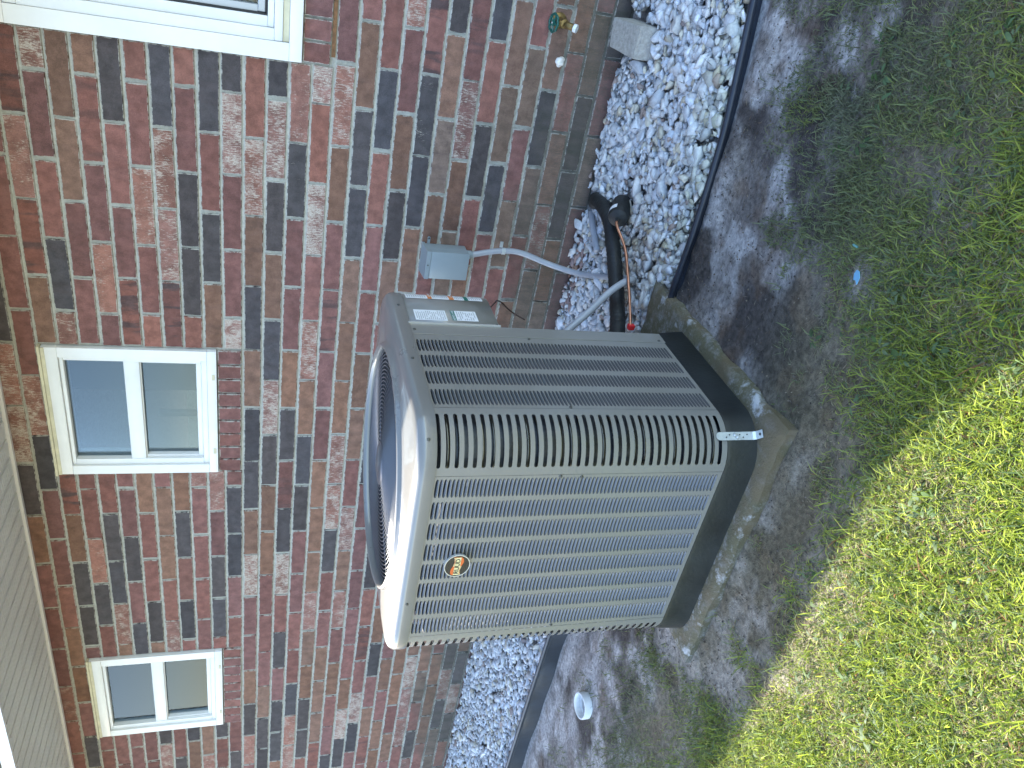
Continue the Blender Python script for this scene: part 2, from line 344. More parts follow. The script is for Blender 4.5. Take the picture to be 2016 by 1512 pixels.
wl.box(XL, XL + .15, .12, 8, -.1, TOP + .1).box(XR - .15, XR, .12, 8, -.1, TOP + .1).box(XL, XR, 7.9, 8.0, -.1, TOP + .1)
wall = wl.build('wall', M['mortar'], house)

BR = {-11: [(2, 'dww')], -10: [(2, 'rmwd')], -9: [(-1, 'mwmb')], -8: [(-1, 'wrrdw'), (5, 'rrwd')], -7: [(-1, 'bbrr'), (5, 'mddw')], -6: [(-1, 'bmrwr'), (5, 'rrdrd')],
      -5: [(-1, 'drrm'), (5, 'brrd')], -4: [(-1, 'orwro'), (5, 'rbbow')], -3: [(-1, 'dwwm'), (5, 'bdodr')], -2: [(-1, 'orddo'), (5, 'wrrrr')], -1: [(-1, 'drgb'), (5, 'wrddr'), (11, 'd')],
      0: [(-1, 'dwrrw'), (5, 'rddrr')], 1: [(-1, 'owbdbddbwrrbdw')], 2: [(-1, 'dwdbdwdbbrrrbd')], 3: [(-1, 'wgrrbdmdwrdrdg')], 4: [(-1, 'wowrwbddrrrrdw')], 5: [(-2, 'rwbrmrrbbbwbbdd')],
      6: [(-2, 'rbddbbbwwdrrbbb')], 7: [(-2, 'rdorrbbrwbwrbrr')], 8: [(-2, 'wrbdb'), (5, 'd'), (9, 'rrbw')], 9: [(-2, 'mgdbr')], 10: [(-2, 'dbpb')], 11: [(-2, 'mwbp')], 12: [(-2, 'dodr')],
      13: [(-2, 'bpdr')], 14: [(-2, 'rprp')], 15: [(-2, 'bdpr')], 16: [(-2, 'bobw')], 17: [(-2, 'pddb')], 18: [(-2, 'drp')]}
TYP = {'r': ((.200, .094, .082), .26, .16), 'o': ((.245, .112, .088), .25, .0), 'b': ((.205, .114, .080), .24, .18), 'd': ((.074, .065, .067), .30, .25), 'g': ((.074, .065, .065), .46, .1),
       'w': ((.235, .118, .095), .74, .0), 'm': ((.190, .085, .070), .26, .85), 'p': ((.175, .122, .096), .34, .35)}
def btype(k, n):
    for n0, s in BR.get(k, ()):
        if n0 <= n < n0 + len(s): return s[n - n0]
    return random.choices('robdwmgp', (34, 5, 24, 20, 10, 8, 4, 2 if k < 9 else 12))[0]
def brick_geo(x0, x1, z0, z1, jit=.0013, depth=.03, nl=3):
    """irregular stock brick: worn outline, slightly proud and tilted face"""
    pts = []
    for k in range(nl): pts.append((x0 + (x1 - x0) * k / nl, z0))
    pts.append((x1, z0)); 
    for k in range(nl): pts.append((x1 - (x1 - x0) * k / nl, z1))
    pts.append((x0, z1))
    j = lambda s=jit: random.uniform(-s, s)
    cx, cz = (x0 + x1) / 2, (z0 + z1) / 2; fy = random.uniform(-.0018, .0012); tx = j(.006); tz = j(.012)
    outer = [(x + j(), z + j()) for x, z in pts]; e = .0022
    n = len(pts); V = []
    for x, z in outer: V.append((x, depth, z))
    for x, z in outer: V.append((x, fy + .0035 + j(.0008), z))
    for x, z in outer: V.append((x + (e if x < cx else -e), fy + (x - cx) * tx + (z - cz) * tz, z + (e if z < cz else -e)))
    g = .0085
    for x, z in outer: xx = x + (g if x < cx else -g) + j(.002); zz = z + (g if z < cz else -g) + j(.002); V.append((xx, fy + (xx - cx) * tx + (zz - cz) * tz - .0001, zz))
    F = [(r * n + i, r * n + (i + 1) % n, (r + 1) * n + (i + 1) % n, (r + 1) * n + i) for r in (0, 1, 2) for i in range(n)]
    F.append(tuple(range(3 * n, 4 * n)))
    return V, F
def brick_par(V, wv, bv):
    n = len(V) // 4; p = np.tile((min(wv, 1), min(bv, 1), 1.0), (len(V), 1)); p[3 * n:, 2] = 0.0; return p
bricks = []
holes = [(WIN[0][0] - .004, WIN[0][1] + .004, J0 + .002, WIN[0][2]), (WIN[1][0] - .004, WIN[1][1] + .004, J0 + .002, WIN[1][2]), (NX0 - .006, NX1 + .006, J0 - 4 * H + .002, NZ1)]
for k in range(-11, 20):
    z0 = J0 - k * H; z1 = z0 + H
    for n in range(-13, 28):
        a = -(n + 1) * L if k % 2 else -(n + .5) * L; b_ = a + L
        a += random.uniform(-.004, .004); segs = [(a + .0055, b_ - .0055 + random.uniform(-.004, .004))]
        for hx0, hx1, hz0, hz1 in holes:
            if z1 > hz0 + .01 and z0 < hz1 - .01:
                ns = []
                for s0, s1 in segs:
                    if s1 <= hx0 or s0 >= hx1: ns.append((s0, s1))
                    else:
                        if s0 < hx0 - .03: ns.append((s0, hx0 - .002))
                        if s1 > hx1 + .03: ns.append((hx1 + .002, s1))
                segs = ns
        for s0, s1 in segs:
            dz = random.uniform(-.0012, .0012); bricks.append((s0, s1, z0 + .0052 + dz, z1 - .0052 + dz, btype(k, n), 0))
def rowlocks(x0, x1, z0, z1, y, n):
    p = (x1 - x0) / n
    for i in range(n): bricks.append((x0 + i * p + .004, x0 + (i + 1) * p - .004, z0, z1, random.choice('rrrrro'), 1))
rowlocks(WIN[0][0], WIN[0][1], J0 + .009, WZ0 - .006, 0, 9); rowlocks(WIN[1][0], WIN[1][1], J0 + .009, WZ0 - .006, 0, 9); rowlocks(NX0 - .002, NX1, J0 - 4 * H + .018, NZ0 - .005, 0, 15)
def screen(x, y, z):
    d = Vector((x, y, z)) - CAM; f = d.dot(fw)
    if f <= 0: return None
    return 1008 - 1547.4 * d.dot(up) / f, 756 - 1547.4 * d.dot(rt) / f, f
cand = []
for i, (a, b_, z0, z1, ty, rl) in enumerate(bricks):
    s = screen((a + b_) / 2, 0, (z0 + z1) / 2); vis = s and -60 < s[0] < 2070 and -60 < s[1] < 1570
    if vis and 790 < s[0] and 660 < s[1] < 1235: vis = False                      # behind the condenser
    cand.append((0 if vis else 1, s[2] if s else 99, i))
cand.sort(); solo = {i for _, _, i in cand[:300]}
rest = B(); rc = []; rp = []
for i, (a, b_, z0, z1, ty, rl) in enumerate(bricks):
    V, F = brick_geo(a, b_, z0, z1, nl=1 if rl else 3)
    if rl: V = [(x, y - .006 - .10 * (z1 - z) * .10, z) for x, y, z in V]
    c, wash, burn = TYP[ty]; f = random.uniform(.82, 1.18); h = random.uniform(-.06, .06); c = (c[0] * f * (1 + h), c[1] * f, c[2] * f * (1 - h))
    wv = wash * random.uniform(.8, 1.15); bv = burn * random.uniform(.2, 1.2)
    if i in solo: mesh('brick', V, F, M['brick'], wall, loc=((a + b_) / 2, 0, (z0 + z1) / 2), col=np.array(c), par=brick_par(V, wv, bv))
    else: rest.add(V, F); rc += [c] * len(V); rp += brick_par(V, wv, bv).tolist()
o = mesh('brickwork', rest.V, rest.F, M['brick'], wall, col=np.array(rc), par=np.array(rp)); tag(o, kind='stuff')
B().box(NX0 + .03, NX1, -.003, .03, J0 - 4 * H + .001, J0 - 4 * H + .0145).build('steel_flashing', M['rust'], wall)

def rect_frame(b, x0, x1, z0, z1, l, r, bo, t, y0, y1):
    """mitre-less frame: head and sill run through, jambs butt between"""
    b.box(x0, x1, y0, y1, z1 - t, z1, bev=.003); b.box(x0, x1, y0, y1, z0, z0 + bo, bev=.003)
    b.box(x0, x0 + l, y0 + .0006, y1, z0 + bo + .0004, z1 - t - .0004); b.box(x1 - r, x1, y0 + .0006, y1, z0 + bo + .0004, z1 - t - .0004)
def small_window(x0, x1, ztop, label):
    z0 = WZ0; w_ = empty('window', ((x0 + x1) / 2, 0, z0)); w_.parent = house; w_.location = Vector(((x0 + x1) / 2, 0, z0)) - OFF[house]; w_['label'] = label
    b = B(); rect_frame(b, x0 + .003, x1 - .003, z0, ztop - .014, .048, .048, .040, .060, -.016, .085); b.build('frame', M['white_vinyl'], w_, smooth=30)
    b = B(); rect_frame(b, x0 + .052, x1 - .052, z0 + .041, ztop - .075, .030, .018, .024, .016, -.004, .08); b.build('inner_frame', M['white_vinyl'], w_, smooth=30)
    zm = 1.922
    b = B(); b.box(x0 + .07, x1 - .06, -.001, .05, zm - .032, zm + .032, bev=.004); b.build('meeting_rail', M['white_vinyl'], w_, smooth=30)
    b = B(); rect_frame(b, x0 + .083, x1 - .071, z0 + .066, zm - .033, .012, .012, .022, .002, .012, .05); b.build('lower_sash', M['white_vinyl'], w_, smooth=30)
    B().box(x0 + .07, x1 - .06, .022, .026, zm + .03, ztop - .08).build('pane', M['glass'], w_)
    B().box(x0 + .08, x1 - .07, .034, .038, z0 + .07, zm - .03).build('pane', M['glass'], w_)
    B().box(x0 - .002, x1 + .002, -.024, .03, ztop - .0135, ztop - .001, bev=.003).box(x0 + .004, x1 - .004, -.019, .0, ztop - .028, ztop - .0145).build('head_flashing', M['cream'], w_)
    b = B()
    for q in (x0 + .12, x1 - .15): b.box(q, q + .028, -.019, -.0165, z0 + .008, z0 + .020)
    b.build('weep_cover', M['cream'], w_)
    b = B().box(x0 + .05, x1 - .05, .10, .28, z0 + .02, z0 + .045); b.build('interior_sill', M['white_trim'], w_)
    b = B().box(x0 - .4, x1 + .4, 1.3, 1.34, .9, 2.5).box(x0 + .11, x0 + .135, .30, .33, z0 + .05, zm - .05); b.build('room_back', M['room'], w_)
    return w_
small_window(WIN[0][0], WIN[0][1], WIN[0][2], 'small white single-hung window above the condenser')
small_window(WIN[1][0], WIN[1][1], WIN[1][2], 'small white single-hung window farthest along the wall')
def big_window():
    w_ = empty('window', (.9, 0, NZ0)); w_.parent = house; w_.location = Vector((.9, 0, NZ0)) - OFF[house]; w_['label'] = 'large white window with blinds near the hose tap'
    x0, x1, z0, z1 = NX0, NX1, NZ0, NZ1
    b = B(); rect_frame(b, x0, x1, z0, z1, .062, .062, .046, .062, -.030, .06); b.build('outer_casing', M['white_trim'], w_, smooth=30)
    b = B(); b.box(x0 + .064, x1 - .064, -.018, .06, z0 + .047, z0 + .068); b.build('sill_track', M['cream'], w_)
    b = B(); rect_frame(b, x0 + .063, x1 - .063, z0 + .069, z1 - .063, .040, .040, .030, .04, -.024, .06); b.build('frame', M['white_vinyl'], w_, smooth=30)
    b = B(); rect_frame(b, x0 + .104, x1 - .104, z0 + .100, z1 - .104, .036, .036, .022, .03, -.010, .055); b.build('sash', M['white_vinyl'], w_, smooth=30)
    b = B(); rect_frame(b, x0 + .141, x1 - .141, z0 + .123, z1 - .135, .006, .006, .006, .006, -.004, .05); b.build('gasket', M['gasket'], w_)
    b = B(); rect_frame(b, x0 + .148, x1 - .148, z0 + .130, z1 - .142, .022, .022, .026, .022, .004, .04); b.build('screen_frame', M['screen'], w_)
    B().box(x0 + .165, x1 - .165, .028, .032, z0 + .15, z1 - .16).build('pane', M['glass'], w_)
    zz = z0 + .15; i = 0; me = None
    while zz < z1 - .14:
        if me is None: s = B().box(x0 + .15, x1 - .15, .070, .094, zz, zz + .002).build('blind_slat', M['blind'], w_, loc=(.9, .08, zz)); s.rotation_euler = (R(52), 0, 0); me = s
        else:
            c = me.copy(); COL.objects.link(c); c.parent = w_; c.location = Vector((.9, .08, zz)) - OFF[w_]
        zz += .027
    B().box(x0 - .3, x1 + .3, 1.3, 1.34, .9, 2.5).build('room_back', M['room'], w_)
big_window()

# eave
EY = -.69
sf = B().box(XL - .3, XR + .3, EY, -.012, TOP + .010, TOP + .02).build('soffit', M['soffit'], house)
pw = .1016; shared = None
for i in range(int((2.2 + 6.5) / (pw * 3))):
    x = -6.5 + i * pw * 3
    if shared is None:
        b = B()
        for q in range(3):
            b.box(x + q * pw + .012, x + (q + 1) * pw - .004, EY + .03, -.03, TOP + .0015, TOP + .0096)
            for r_ in range(26): b.box(x + q * pw + .03, x + (q + 1) * pw - .022, EY + .06 + r_ * .022, EY + .066 + r_ * .022, TOP + .0002, TOP + .0014)
        sp = b.build('soffit_panel', M['soffit'], sf, loc=(x, EY / 2, TOP)); shared = sp
    else:
        c = shared.copy(); COL.objects.link(c); c.parent = sf; c.location = Vector((x, EY / 2, TOP)) - OFF[sf]
B().box(XL, XR, -.028, -.004, TOP - .012, TOP + .0095, bev=.003).build('soffit_channel', M['white_trim'], house)
B().box(XL - .3, XR + .3, EY - .018, EY - .001, TOP - .010, TOP + .043).build('fascia', M['white_trim'], house)
rb = B(); rv = []
for x in (XL - .35, XR + .35):
    rv += [(x, EY - .024, TOP + .045), (x, EY - .024, TOP + .064), (x, 4.0, TOP + 2.0), (x, 4.0, TOP + 1.97), (x, 8.7, TOP + .064), (x, 8.7, TOP + .045)]
rb.add(rv, [(0, 1, 7, 6), (1, 2, 8, 7), (2, 4, 10, 8), (4, 5, 11, 10), (5, 3, 9, 11), (3, 0, 6, 9), (0, 3, 2, 1), (3, 5, 4, 2), (6, 7, 8, 9), (9, 8, 10, 11)])
rb.build('roof', M['shingle'], house)
# a round fixing stain under the far soffit: an old bracket plate
# ------------------------------------------------------------------ condenser unit
XF, XW, YF, YB = -.167, -1.0146, -1.690, -.8424; CR = .124; CX, CY = (XF + XW) / 2, (YF + YB) / 2
ZB, ZT = .1335, .9623
ac = empty('air_conditioner', (CX, CY, PADZ), 'tall grey-beige louvered air conditioner condenser on a concrete pad', 'air conditioner')
def rrect(inset=0.0, r=CR, n=10, z=0.0):
    x0, x1, y0, y1 = XW + inset, XF - inset, YF + inset, YB - inset; r = max(r - inset, .004); P = []
    for cx, cy, a0 in ((x1 - r, y0 + r, -90), (x1 - r, y1 - r, 0), (x0 + r, y1 - r, 90), (x0 + r, y0 + r, 180)):
        for k in range(n + 1): a = R(a0 + 90 * k / n); P.append((cx + r * math.cos(a), cy + r * math.sin(a), z))
    return P
def chamf(inset=0.0, z=0.0, r=CR, n=10):
    """footprint with the service corner (right rear) cut away"""
    P = rrect(inset, r, n, z); m = n + 1
    return P[:m] + [(XF - inset, -1.128, z), (XF - .16 - inset * .3, -.90, z), (XF - .27, YB - inset, z)] + P[2 * m:]
b = B(); b.loops([chamf(.034, z) for z in (ZB - .01, .674)], True, True); b.loops([rrect(.034, z=z) for z in (.6745, .90)], True, True); b.build('coil_core', M['core'], ac)
b = B()
for i in range(26):
    z = .16 + i * .0305; P = [p for p in rrect(.028, z=z)][0:11]; b.tube(P, .0042, 6)
b.build('coil_tube', M['coil'], ac, smooth=True)
# base pan
b = B(); b.loops([chamf(-.012, PADZ + .001), chamf(-.010, PADZ + .012), chamf(-.004, ZB - .012), chamf(-.001, ZB - .001)], True, True); b.build('base_pan', M['black_plastic'], ac, smooth=40)
# slotted corner panels
NS = 35; PITCH = (.952 - .156) / (NS - 1); SZ0 = .156; SH = .0053
def corner_panel(cx, cy, a0):
    arc = CR * math.pi / 2; s0, s1 = .024, arc - .024; r = SH
    S = [0, .010] + [s0 + r * (1 - math.cos(math.pi / 2 * k / 3)) for k in range(4)] + [s0 + r + (s1 - s0 - 2 * r) * k / 12 for k in range(1, 12)] + [s1 - r * (1 - math.cos(math.pi / 2 * k / 3)) for k in range(3, -1, -1)] + [arc - .010, arc]
    def h(s):
        if s <= s0 + 1e-9 or s >= s1 - 1e-9: return 0.0
        d = max(s0 + r - s, s - (s1 - r), 0.0); return math.sqrt(max(r * r - d * d, 0))
    b = B()
    def pt(s, z): a = R(a0) + s / CR; return (cx + CR * math.cos(a), cy + CR * math.sin(a), z)
    def strip(lo, hi):
        V = []; 
        for j, s in enumerate(S): V += [pt(s, lo(s)), pt(s, hi(s))]
        b.add(V, [(2 * j, 2 * j + 2, 2 * j + 3, 2 * j + 1) for j in range(len(S) - 1)])
    lo = ZB
    for i in range(NS):
        zc = SZ0 + i * PITCH; strip(lambda s, q=lo: q, lambda s, q=zc: q - h(s)); mid = zc + PITCH / 2 if i < NS - 1 else ZT + .002
        strip(lambda s, q=zc: q + h(s), lambda s, q=mid: q); lo = mid
    o = b.build('slotted_corner', M['paint'], ac, smooth=True)
    return o
corner_panel(XF - CR, YF + CR, -90); corner_panel(XW + CR, YF + CR, 180); corner_panel(XW + CR, YB - CR, 90)
# flat louvered panels
xr, xl = XF - CR, XW + CR
NL = 74; LP = (.948 - .150) / (NL - 1); LH = .0045
def louver_panel(name, u0, u1, cols, face):
    """sheet with lens-shaped louver openings; behind each opening a slat slopes inwards and upwards"""
    b = B(); P = {'f': lambda u, z, o: (u, YF - o, z), 's': lambda u, z, o: (XF + o, u, z), 'l': lambda u, z, o: (XW - o, u, z)}[face]; K = 9
    flip = face == 's'
    def strip(S, lo, hi):
        V = []
        for s_ in S: V += [P(s_, lo(s_), 0), P(s_, hi(s_), 0)]
        b.add(V, [(2 * j, 2 * j + 2, 2 * j + 3, 2 * j + 1) for j in range(len(S) - 1)])
    edges = [u0] + [q for c in cols for q in c] + [u1]
    for i in range(0, len(edges), 2): strip([edges[i], edges[i + 1]], lambda s_: ZB, lambda s_: ZT + .002)
    for c0, c1 in cols:
        uc, hw = (c0 + c1) / 2, (c1 - c0) / 2; S = [uc + hw * math.sin(math.pi / 2 * (-1 + 2 * j / (K - 1))) for j in range(K)]
        hh = [LH * max(1 - abs((q - uc) / hw) ** 4.0, 0) ** .5 for q in S]; hm = dict(zip(S, hh)); lo = ZB
        for i in range(NL):
            zc = .150 + i * LP; strip(S, lambda q, l=lo: l, lambda q, z=zc: z - hm[q]); lo = zc + LP / 2 if i < NL - 1 else ZT + .002
            strip(S, lambda q, z=zc: z + hm[q], lambda q, l=lo: l)
    o = b.build(name, M['paint'], ac)
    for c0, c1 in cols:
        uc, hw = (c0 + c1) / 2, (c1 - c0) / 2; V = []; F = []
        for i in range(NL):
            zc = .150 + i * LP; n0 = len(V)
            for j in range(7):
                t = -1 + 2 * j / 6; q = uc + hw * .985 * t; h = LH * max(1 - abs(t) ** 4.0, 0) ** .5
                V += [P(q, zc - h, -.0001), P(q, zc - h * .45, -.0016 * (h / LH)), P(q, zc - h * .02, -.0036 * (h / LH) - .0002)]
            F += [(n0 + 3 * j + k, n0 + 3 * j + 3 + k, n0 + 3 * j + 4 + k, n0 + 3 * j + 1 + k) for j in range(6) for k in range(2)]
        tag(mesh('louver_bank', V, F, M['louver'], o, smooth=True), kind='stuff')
    return o
ed = [-.300, -.362, -.375, -.436, -.448, -.509, -.522, -.585, -.596, -.657, -.669, -.728, -.740, -.799, -.813, -.877]
louver_panel('front_panel', xl + .0012, xr - .0012, [(ed[2 * i + 1], ed[2 * i]) for i in range(7, -1, -1)], 'f')
louver_panel('side_panel', YF + CR + .0012, -1.1905, [(-1.553, -1.480), (-1.456, -1.391), (-1.371, -1.306), (-1.286, -1.219)], 's')
louver_panel('side_panel', YF + CR + .0012, YB - CR - .0012, [(-1.550 + i * .0725, -1.488 + i * .0725) for i in range(8)], 'l')
B().box(xl + .0012, XF - .30, YB - .006, YB, ZB, ZT + .002).build('rear_panel', M['paint'], ac)
# service post, control cover
B().box(XF - .03, XF + .002, -1.189, -1.131, ZB - .004, ZT + .002, bev=.0015).box(XF - .05, XF - .031, -1.150, -1.132, ZB, .672).build('corner_post', M['paint'], ac)
def strip_arc(r, z0, z1, y0, y1, xo):
    P = [(XF + xo, y0)] + [(XF + xo - r + r * math.cos(R(a)), y1 + r * math.sin(R(a))) for a in range(0, 91, 9)] + [(XF - .28, y1 + r)]
    return P
P = strip_arc(CR, 0, 0, -1.1305, YB - CR, .001)
b = B(); V = [(x, y, z) for x, y in P for z in (.676, ZT + .002)]; b.add(V, [(2 * i, 2 * i + 2, 2 * i + 3, 2 * i + 1) for i in range(len(P) - 1)])
o = b.build('control_cover', M['paint'], ac, smooth=40); md = o.modifiers.new('thick', 'SOLIDIFY'); md.thickness = .003; md.offset = -1
B().box(XF + .0005, XF + .0075, -1.1306, -1.1262, .674, ZT).build('cover_flange', M['chrome'], ac)
# top cover
def rr_angle(inset, z, N_=144):
    P = rrect(inset, CR, 14, 0); m = len(P); out = []
    for k in range(N_):
        a = 2 * math.pi * (k + .37) / N_; d = Vector((math.cos(a), math.sin(a)))
        for i in range(m):
            p, q = Vector(P[i][:2]) - Vector((CX, CY)), Vector(P[(i + 1) % m][:2]) - Vector((CX, CY)); e = q - p; den = d.x * e.y - d.y * e.x
            if abs(den) < 1e-12: continue
            t = (p.x * e.y - p.y * e.x) / den; u = (p.x * d.y - p.y * d.x) / den
            if t > 0 and -1e-6 <= u <= 1 + 1e-6: out.append((CX + d.x * t, CY + d.y * t, z)); break
    return out
def top_cover():
    Lp = []
    for inset, z, rr in ((-.004, .957, CR), (-.005, .962, CR), (-.005, .984, CR), (-.003, .993, CR), (.003, 1.001, CR), (.012, 1.006, CR), (.024, 1.0085, CR), (.034, 1.0095, CR)):
        Lp.append(rr_angle(inset, z))
    base = Lp[-1]; RO = .380
    ang = [math.atan2(p[1] - CY, p[0] - CX) for p in base]
    for f, z in ((.5, 1.0135), (1, 1.018)):
        Lp.append([(p[0] * (1 - f) + f * (CX + RO * math.cos(a)), p[1] * (1 - f) + f * (CY + RO * math.sin(a)), z) for p, a in zip(base, ang)])
    for r, z in ((.376, 1.025), (.371, 1.029), (.366, 1.029), (.362, 1.025), (.3605, 1.016), (.360, 1.004)):
        Lp.append([(CX + r * math.cos(a), CY + r * math.sin(a), z) for a in ang])
    b = B(); b.loops(Lp); b.build('top_cover', M['paint2'], ac, smooth=50)
    B().loops([[(CX + r * math.cos(2 * math.pi * k / 72), CY + r * math.sin(2 * math.pi * k / 72), z) for k in range(72)] for r, z in ((.3595, 1.0035), (.358, .96), (.345, .905))]).build('fan_shroud', M['core'], ac, smooth=True)
top_cover()
b = B(); dome = lambda r: 1.008 + .014 * (1 - (r / .358) ** 2); r = .070
while r < .357:
    b.tube([(CX + r * math.cos(2 * math.pi * k / 72), CY + r * math.sin(2 * math.pi * k / 72), dome(r)) for k in range(72)], .0021, 5, closed=True); r += .0118
for k in range(10):
    a = 2 * math.pi * k / 10 + .2; b.tube([(CX + q * math.cos(a), CY + q * math.sin(a), dome(q) - .004) for q in (.05, .15, .25, .36)], .0028, 6)
b.build('fan_grille', M['wire'], ac, smooth=True)
B().lathe([(0.0005, .024), (.03, .023), (.062, .017), (.070, .008), (.070, -.006)], (CX, CY, 1.008), n=40).build('motor_cap', M['wire'], ac, smooth=40)
B().lathe([(.0005, .0), (.06, .0), (.06, -.10)], (CX, CY, .955), n=24).build('fan_motor', M['core'], ac, smooth=40)
b = B()
for k in range(3):
    a = 2 * math.pi * k / 3; V = []
    for q in range(6):
        rr_ = .05 + .26 * q / 5; w2 = .35 + .25 * q / 5
        for s, zz in ((-w2, .022), (0, .006), (w2, -.016)): V.append((CX + rr_ * math.cos(a + s), CY + rr_ * math.sin(a + s), .935 + zz))
    b.add(V, [(q * 3 + s, q * 3 + s + 1, q * 3 + s + 4, q * 3 + s + 3) for q in range(5) for s in range(2)])
b.build('fan_blade', M['core'], ac, smooth=True)
# screws
def screw(p, n):
    B().lathe([(.0001, .0028), (.0035, .0024), (.0046, .001), (.0046, -.002)], p, n, 10).build('screw', M['screw'], ac)
for p in ((XF + .0052, -1.335, .978), (XF + .0052, -1.02, .978), (XF + .0025, -1.165, .948), (XF + .0025, -1.180, .152)): screw(p, (1, 0, 0))
for p in ((-.745, YF - .0052, .978), (-.300, YF - .0008, .56), (-.884, YF - .0008, .52), (-.297, YF - .0008, .62)): screw(p, (0, -1, 0))
screw((XF + .0008, -1.560, .58), (1, 0, 0)); screw((XF + .0008, -1.198, .60), (1, 0, 0)); screw((XF + .002, -1.118, .684), (1, 0, 0))
a = R(-45); screw((XF - CR + (CR + .005) * math.cos(a), YF + CR + (CR + .005) * math.sin(a), .979), (math.cos(a), math.sin(a), 0))
# labels on the control cover
def text(name, s, size, mat, parent, loc, mx, ext=.0):
    cu = bpy.data.curves.new(name, 'FONT'); cu.body = s; cu.size = size; cu.align_x = 'CENTER'; cu.align_y = 'CENTER'; cu.extrude = ext; cu.resolution_u = 3; cu.offset = size * .018
    t = bpy.data.objects.new(name, cu); COL.objects.link(t); dg = bpy.context.evaluated_depsgraph_get(); me = bpy.data.meshes.new_from_object(t.evaluated_get(dg)); bpy.data.objects.remove(t)
    me.materials.clear(); me.materials.append(mat); me.transform(mx); o = link(name, me, parent, loc); return o
XP = XF + .0012
def plate(name, y0, y1, z0, z1, mat, parent, dx=.0): return B().box(XP + dx, XP + dx + .0004, y0, y1, z0, z1).build(name, mat, parent)
def printed(y0, y1, z0, z1, rows, parent, seed, fill=.85):
    rd = random.Random(seed); b = B(); dz = (z1 - z0) / rows
    for i in range(rows):
        y = y0
        while y < y0 + (y1 - y0) * fill:
            wd = rd.uniform(.003, .014)
            if rd.random() < .82: b.box(XP + .0005, XP + .0007, y, min(y + wd, y1), z0 + dz * i + dz * .28, z0 + dz * i + dz * .70)
            y += wd + .0015
    b.build('printed_text', M['ink'], parent)
l1 = plate('rating_label', -1.103, -1.038, .835, .934, M['label_white'], ac); printed(-1.100, -1.042, .838, .931, 15, l1, 1)
l2 = plate('notice_label', -1.099, -1.036, .737, .8185, M['label_white'], ac); printed(-1.095, -1.040, .741, .802, 9, l2, 2)
B().box(XP + .0005, XP + .0008, -1.099, -1.036, .8055, .8187).build('header', M['label_green'], l2)
TX = Matrix(((0, 0, 1), (1, 0, 0), (0, 1, 0))).to_4x4()           # text plane facing +x, reading along +y
text('header_text', 'NOTICE  AVIS', .0098, M['label_white'], l2, (XP + .001, -1.0675, .8121), TX)
def arcplate(name, a0, a1, z0, z1, mat, parent, dr=0.0):
    r_ = CR + .0022 + dr; A = [R(a0 + (a1 - a0) * k / 8) for k in range(9)]
    V = [(XF - CR + r_ * math.cos(q), YB - CR + r_ * math.sin(q), z) for q in A for z in (z0, z1)]
    return mesh(name, V, [(2 * k, 2 * k + 2, 2 * k + 3, 2 * k + 1) for k in range(8)], mat, parent, smooth=True)
l3 = arcplate('warning_label', 2, 27, .695, .946, M['label_white'], ac)
for z0, z1, m_ in ((.862, .876, 'label_orange'), (.790, .806, 'label_orange'), (.742, .756, 'label_green')): arcplate('header', 2, 27, z0, z1, M[m_], l3, .0004)
rd3 = random.Random(9)
for z0, z1, rows in ((.88, .943, 9), (.808, .860, 8), (.758, .788, 5), (.698, .740, 6)):
    for i in range(rows):
        q = 4.0 + rd3.uniform(0, 2); zz = z0 + (z1 - z0) * (i + .3) / rows
        arcplate('printed_text', q, rd3.uniform(15, 25), zz, zz + (z1 - z0) / rows * .42, M['ink'], l3, .0004)
TA = Matrix.Rotation(R(14.5), 4, 'Z') @ TX; ca, sa = math.cos(R(14.5)), math.sin(R(14.5)); rl = CR + .0042
for zz in (.869, .798): text('header_text', 'WARNING', .0088, M['label_white'], l3, (XF - CR + rl * ca, YB - CR + rl * sa, zz), TA)
# badge
BX, BZ, BY = -.6015, .856, YF - .0075; ea, eb = .0415, .0365
def ell(f, y): return [(BX + ea * f * math.cos(2 * math.pi * k / 48), y, BZ + eb * f * math.sin(2 * math.pi * k / 48)) for k in range(48)]
bd = B().loops([ell(.9, YF), ell(.955, BY + .002), ell(.955, BY)], False, True).build('badge', M['badge_black'], ac)
B().loops([ell(.955, YF), ell(1, BY + .002), ell(.985, BY - .001), ell(.93, BY - .001), ell(.92, BY + .001)]).build('badge_rim', M['chrome'], bd, smooth=50)
fx = lambda u: BX + u * .033
top = [(-1, .60), (-.8, .78), (-.45, .80), (0, .55), (.45, .42), (.8, .50), (1, .62)]; bot = [(1, -.45), (.8, -.72), (.45, -.80), (0, -.58), (-.45, -.40), (-.8, -.46), (-1, -.58)]
B().add([(fx(u), BY - .0012, BZ + v * .021) for u, v in top + bot] + [(fx(u), BY + .0005, BZ + v * .021) for u, v in top + bot], [tuple(range(13, -1, -1))] + [(i, (i + 1) % 14, 14 + (i + 1) % 14, 14 + i) for i in range(14)]).build('badge_flag', M['badge_orange'], bd)
mid = [(-1, .34), (1, .34), (1, -.34), (-1, -.34)]
B().add([(fx(u * .99), BY - .0018, BZ + v * .023) for u, v in mid], [(3, 2, 1, 0)]).add([(fx(u * .99), BY - .0018, BZ + v * .021) for u, v in ((0.0, .56), (.45, .44), (.8, .50), (1, .60), (1, .44), (0, .44))], [(5, 4, 3, 2, 1, 0)]).add([(fx(u * .99), BY - .0018, BZ + v * .021) for u, v in ((0.0, -.56), (-.45, -.44), (-.8, -.47), (-1, -.56), (-1, -.44), (0, -.44))], [(5, 4, 3, 2, 1, 0)]).build('badge_band', M['badge_cream'], bd)
TF = Matrix(((1, 0, 0), (0, 0, -1), (0, 1, 0))).to_4x4()
text('badge_lettering', 'RUUD', .0185, M['badge_black'], bd, (BX, BY - .0024, BZ), TF @ Matrix.Diagonal((1.12, 1, 1, 1)))
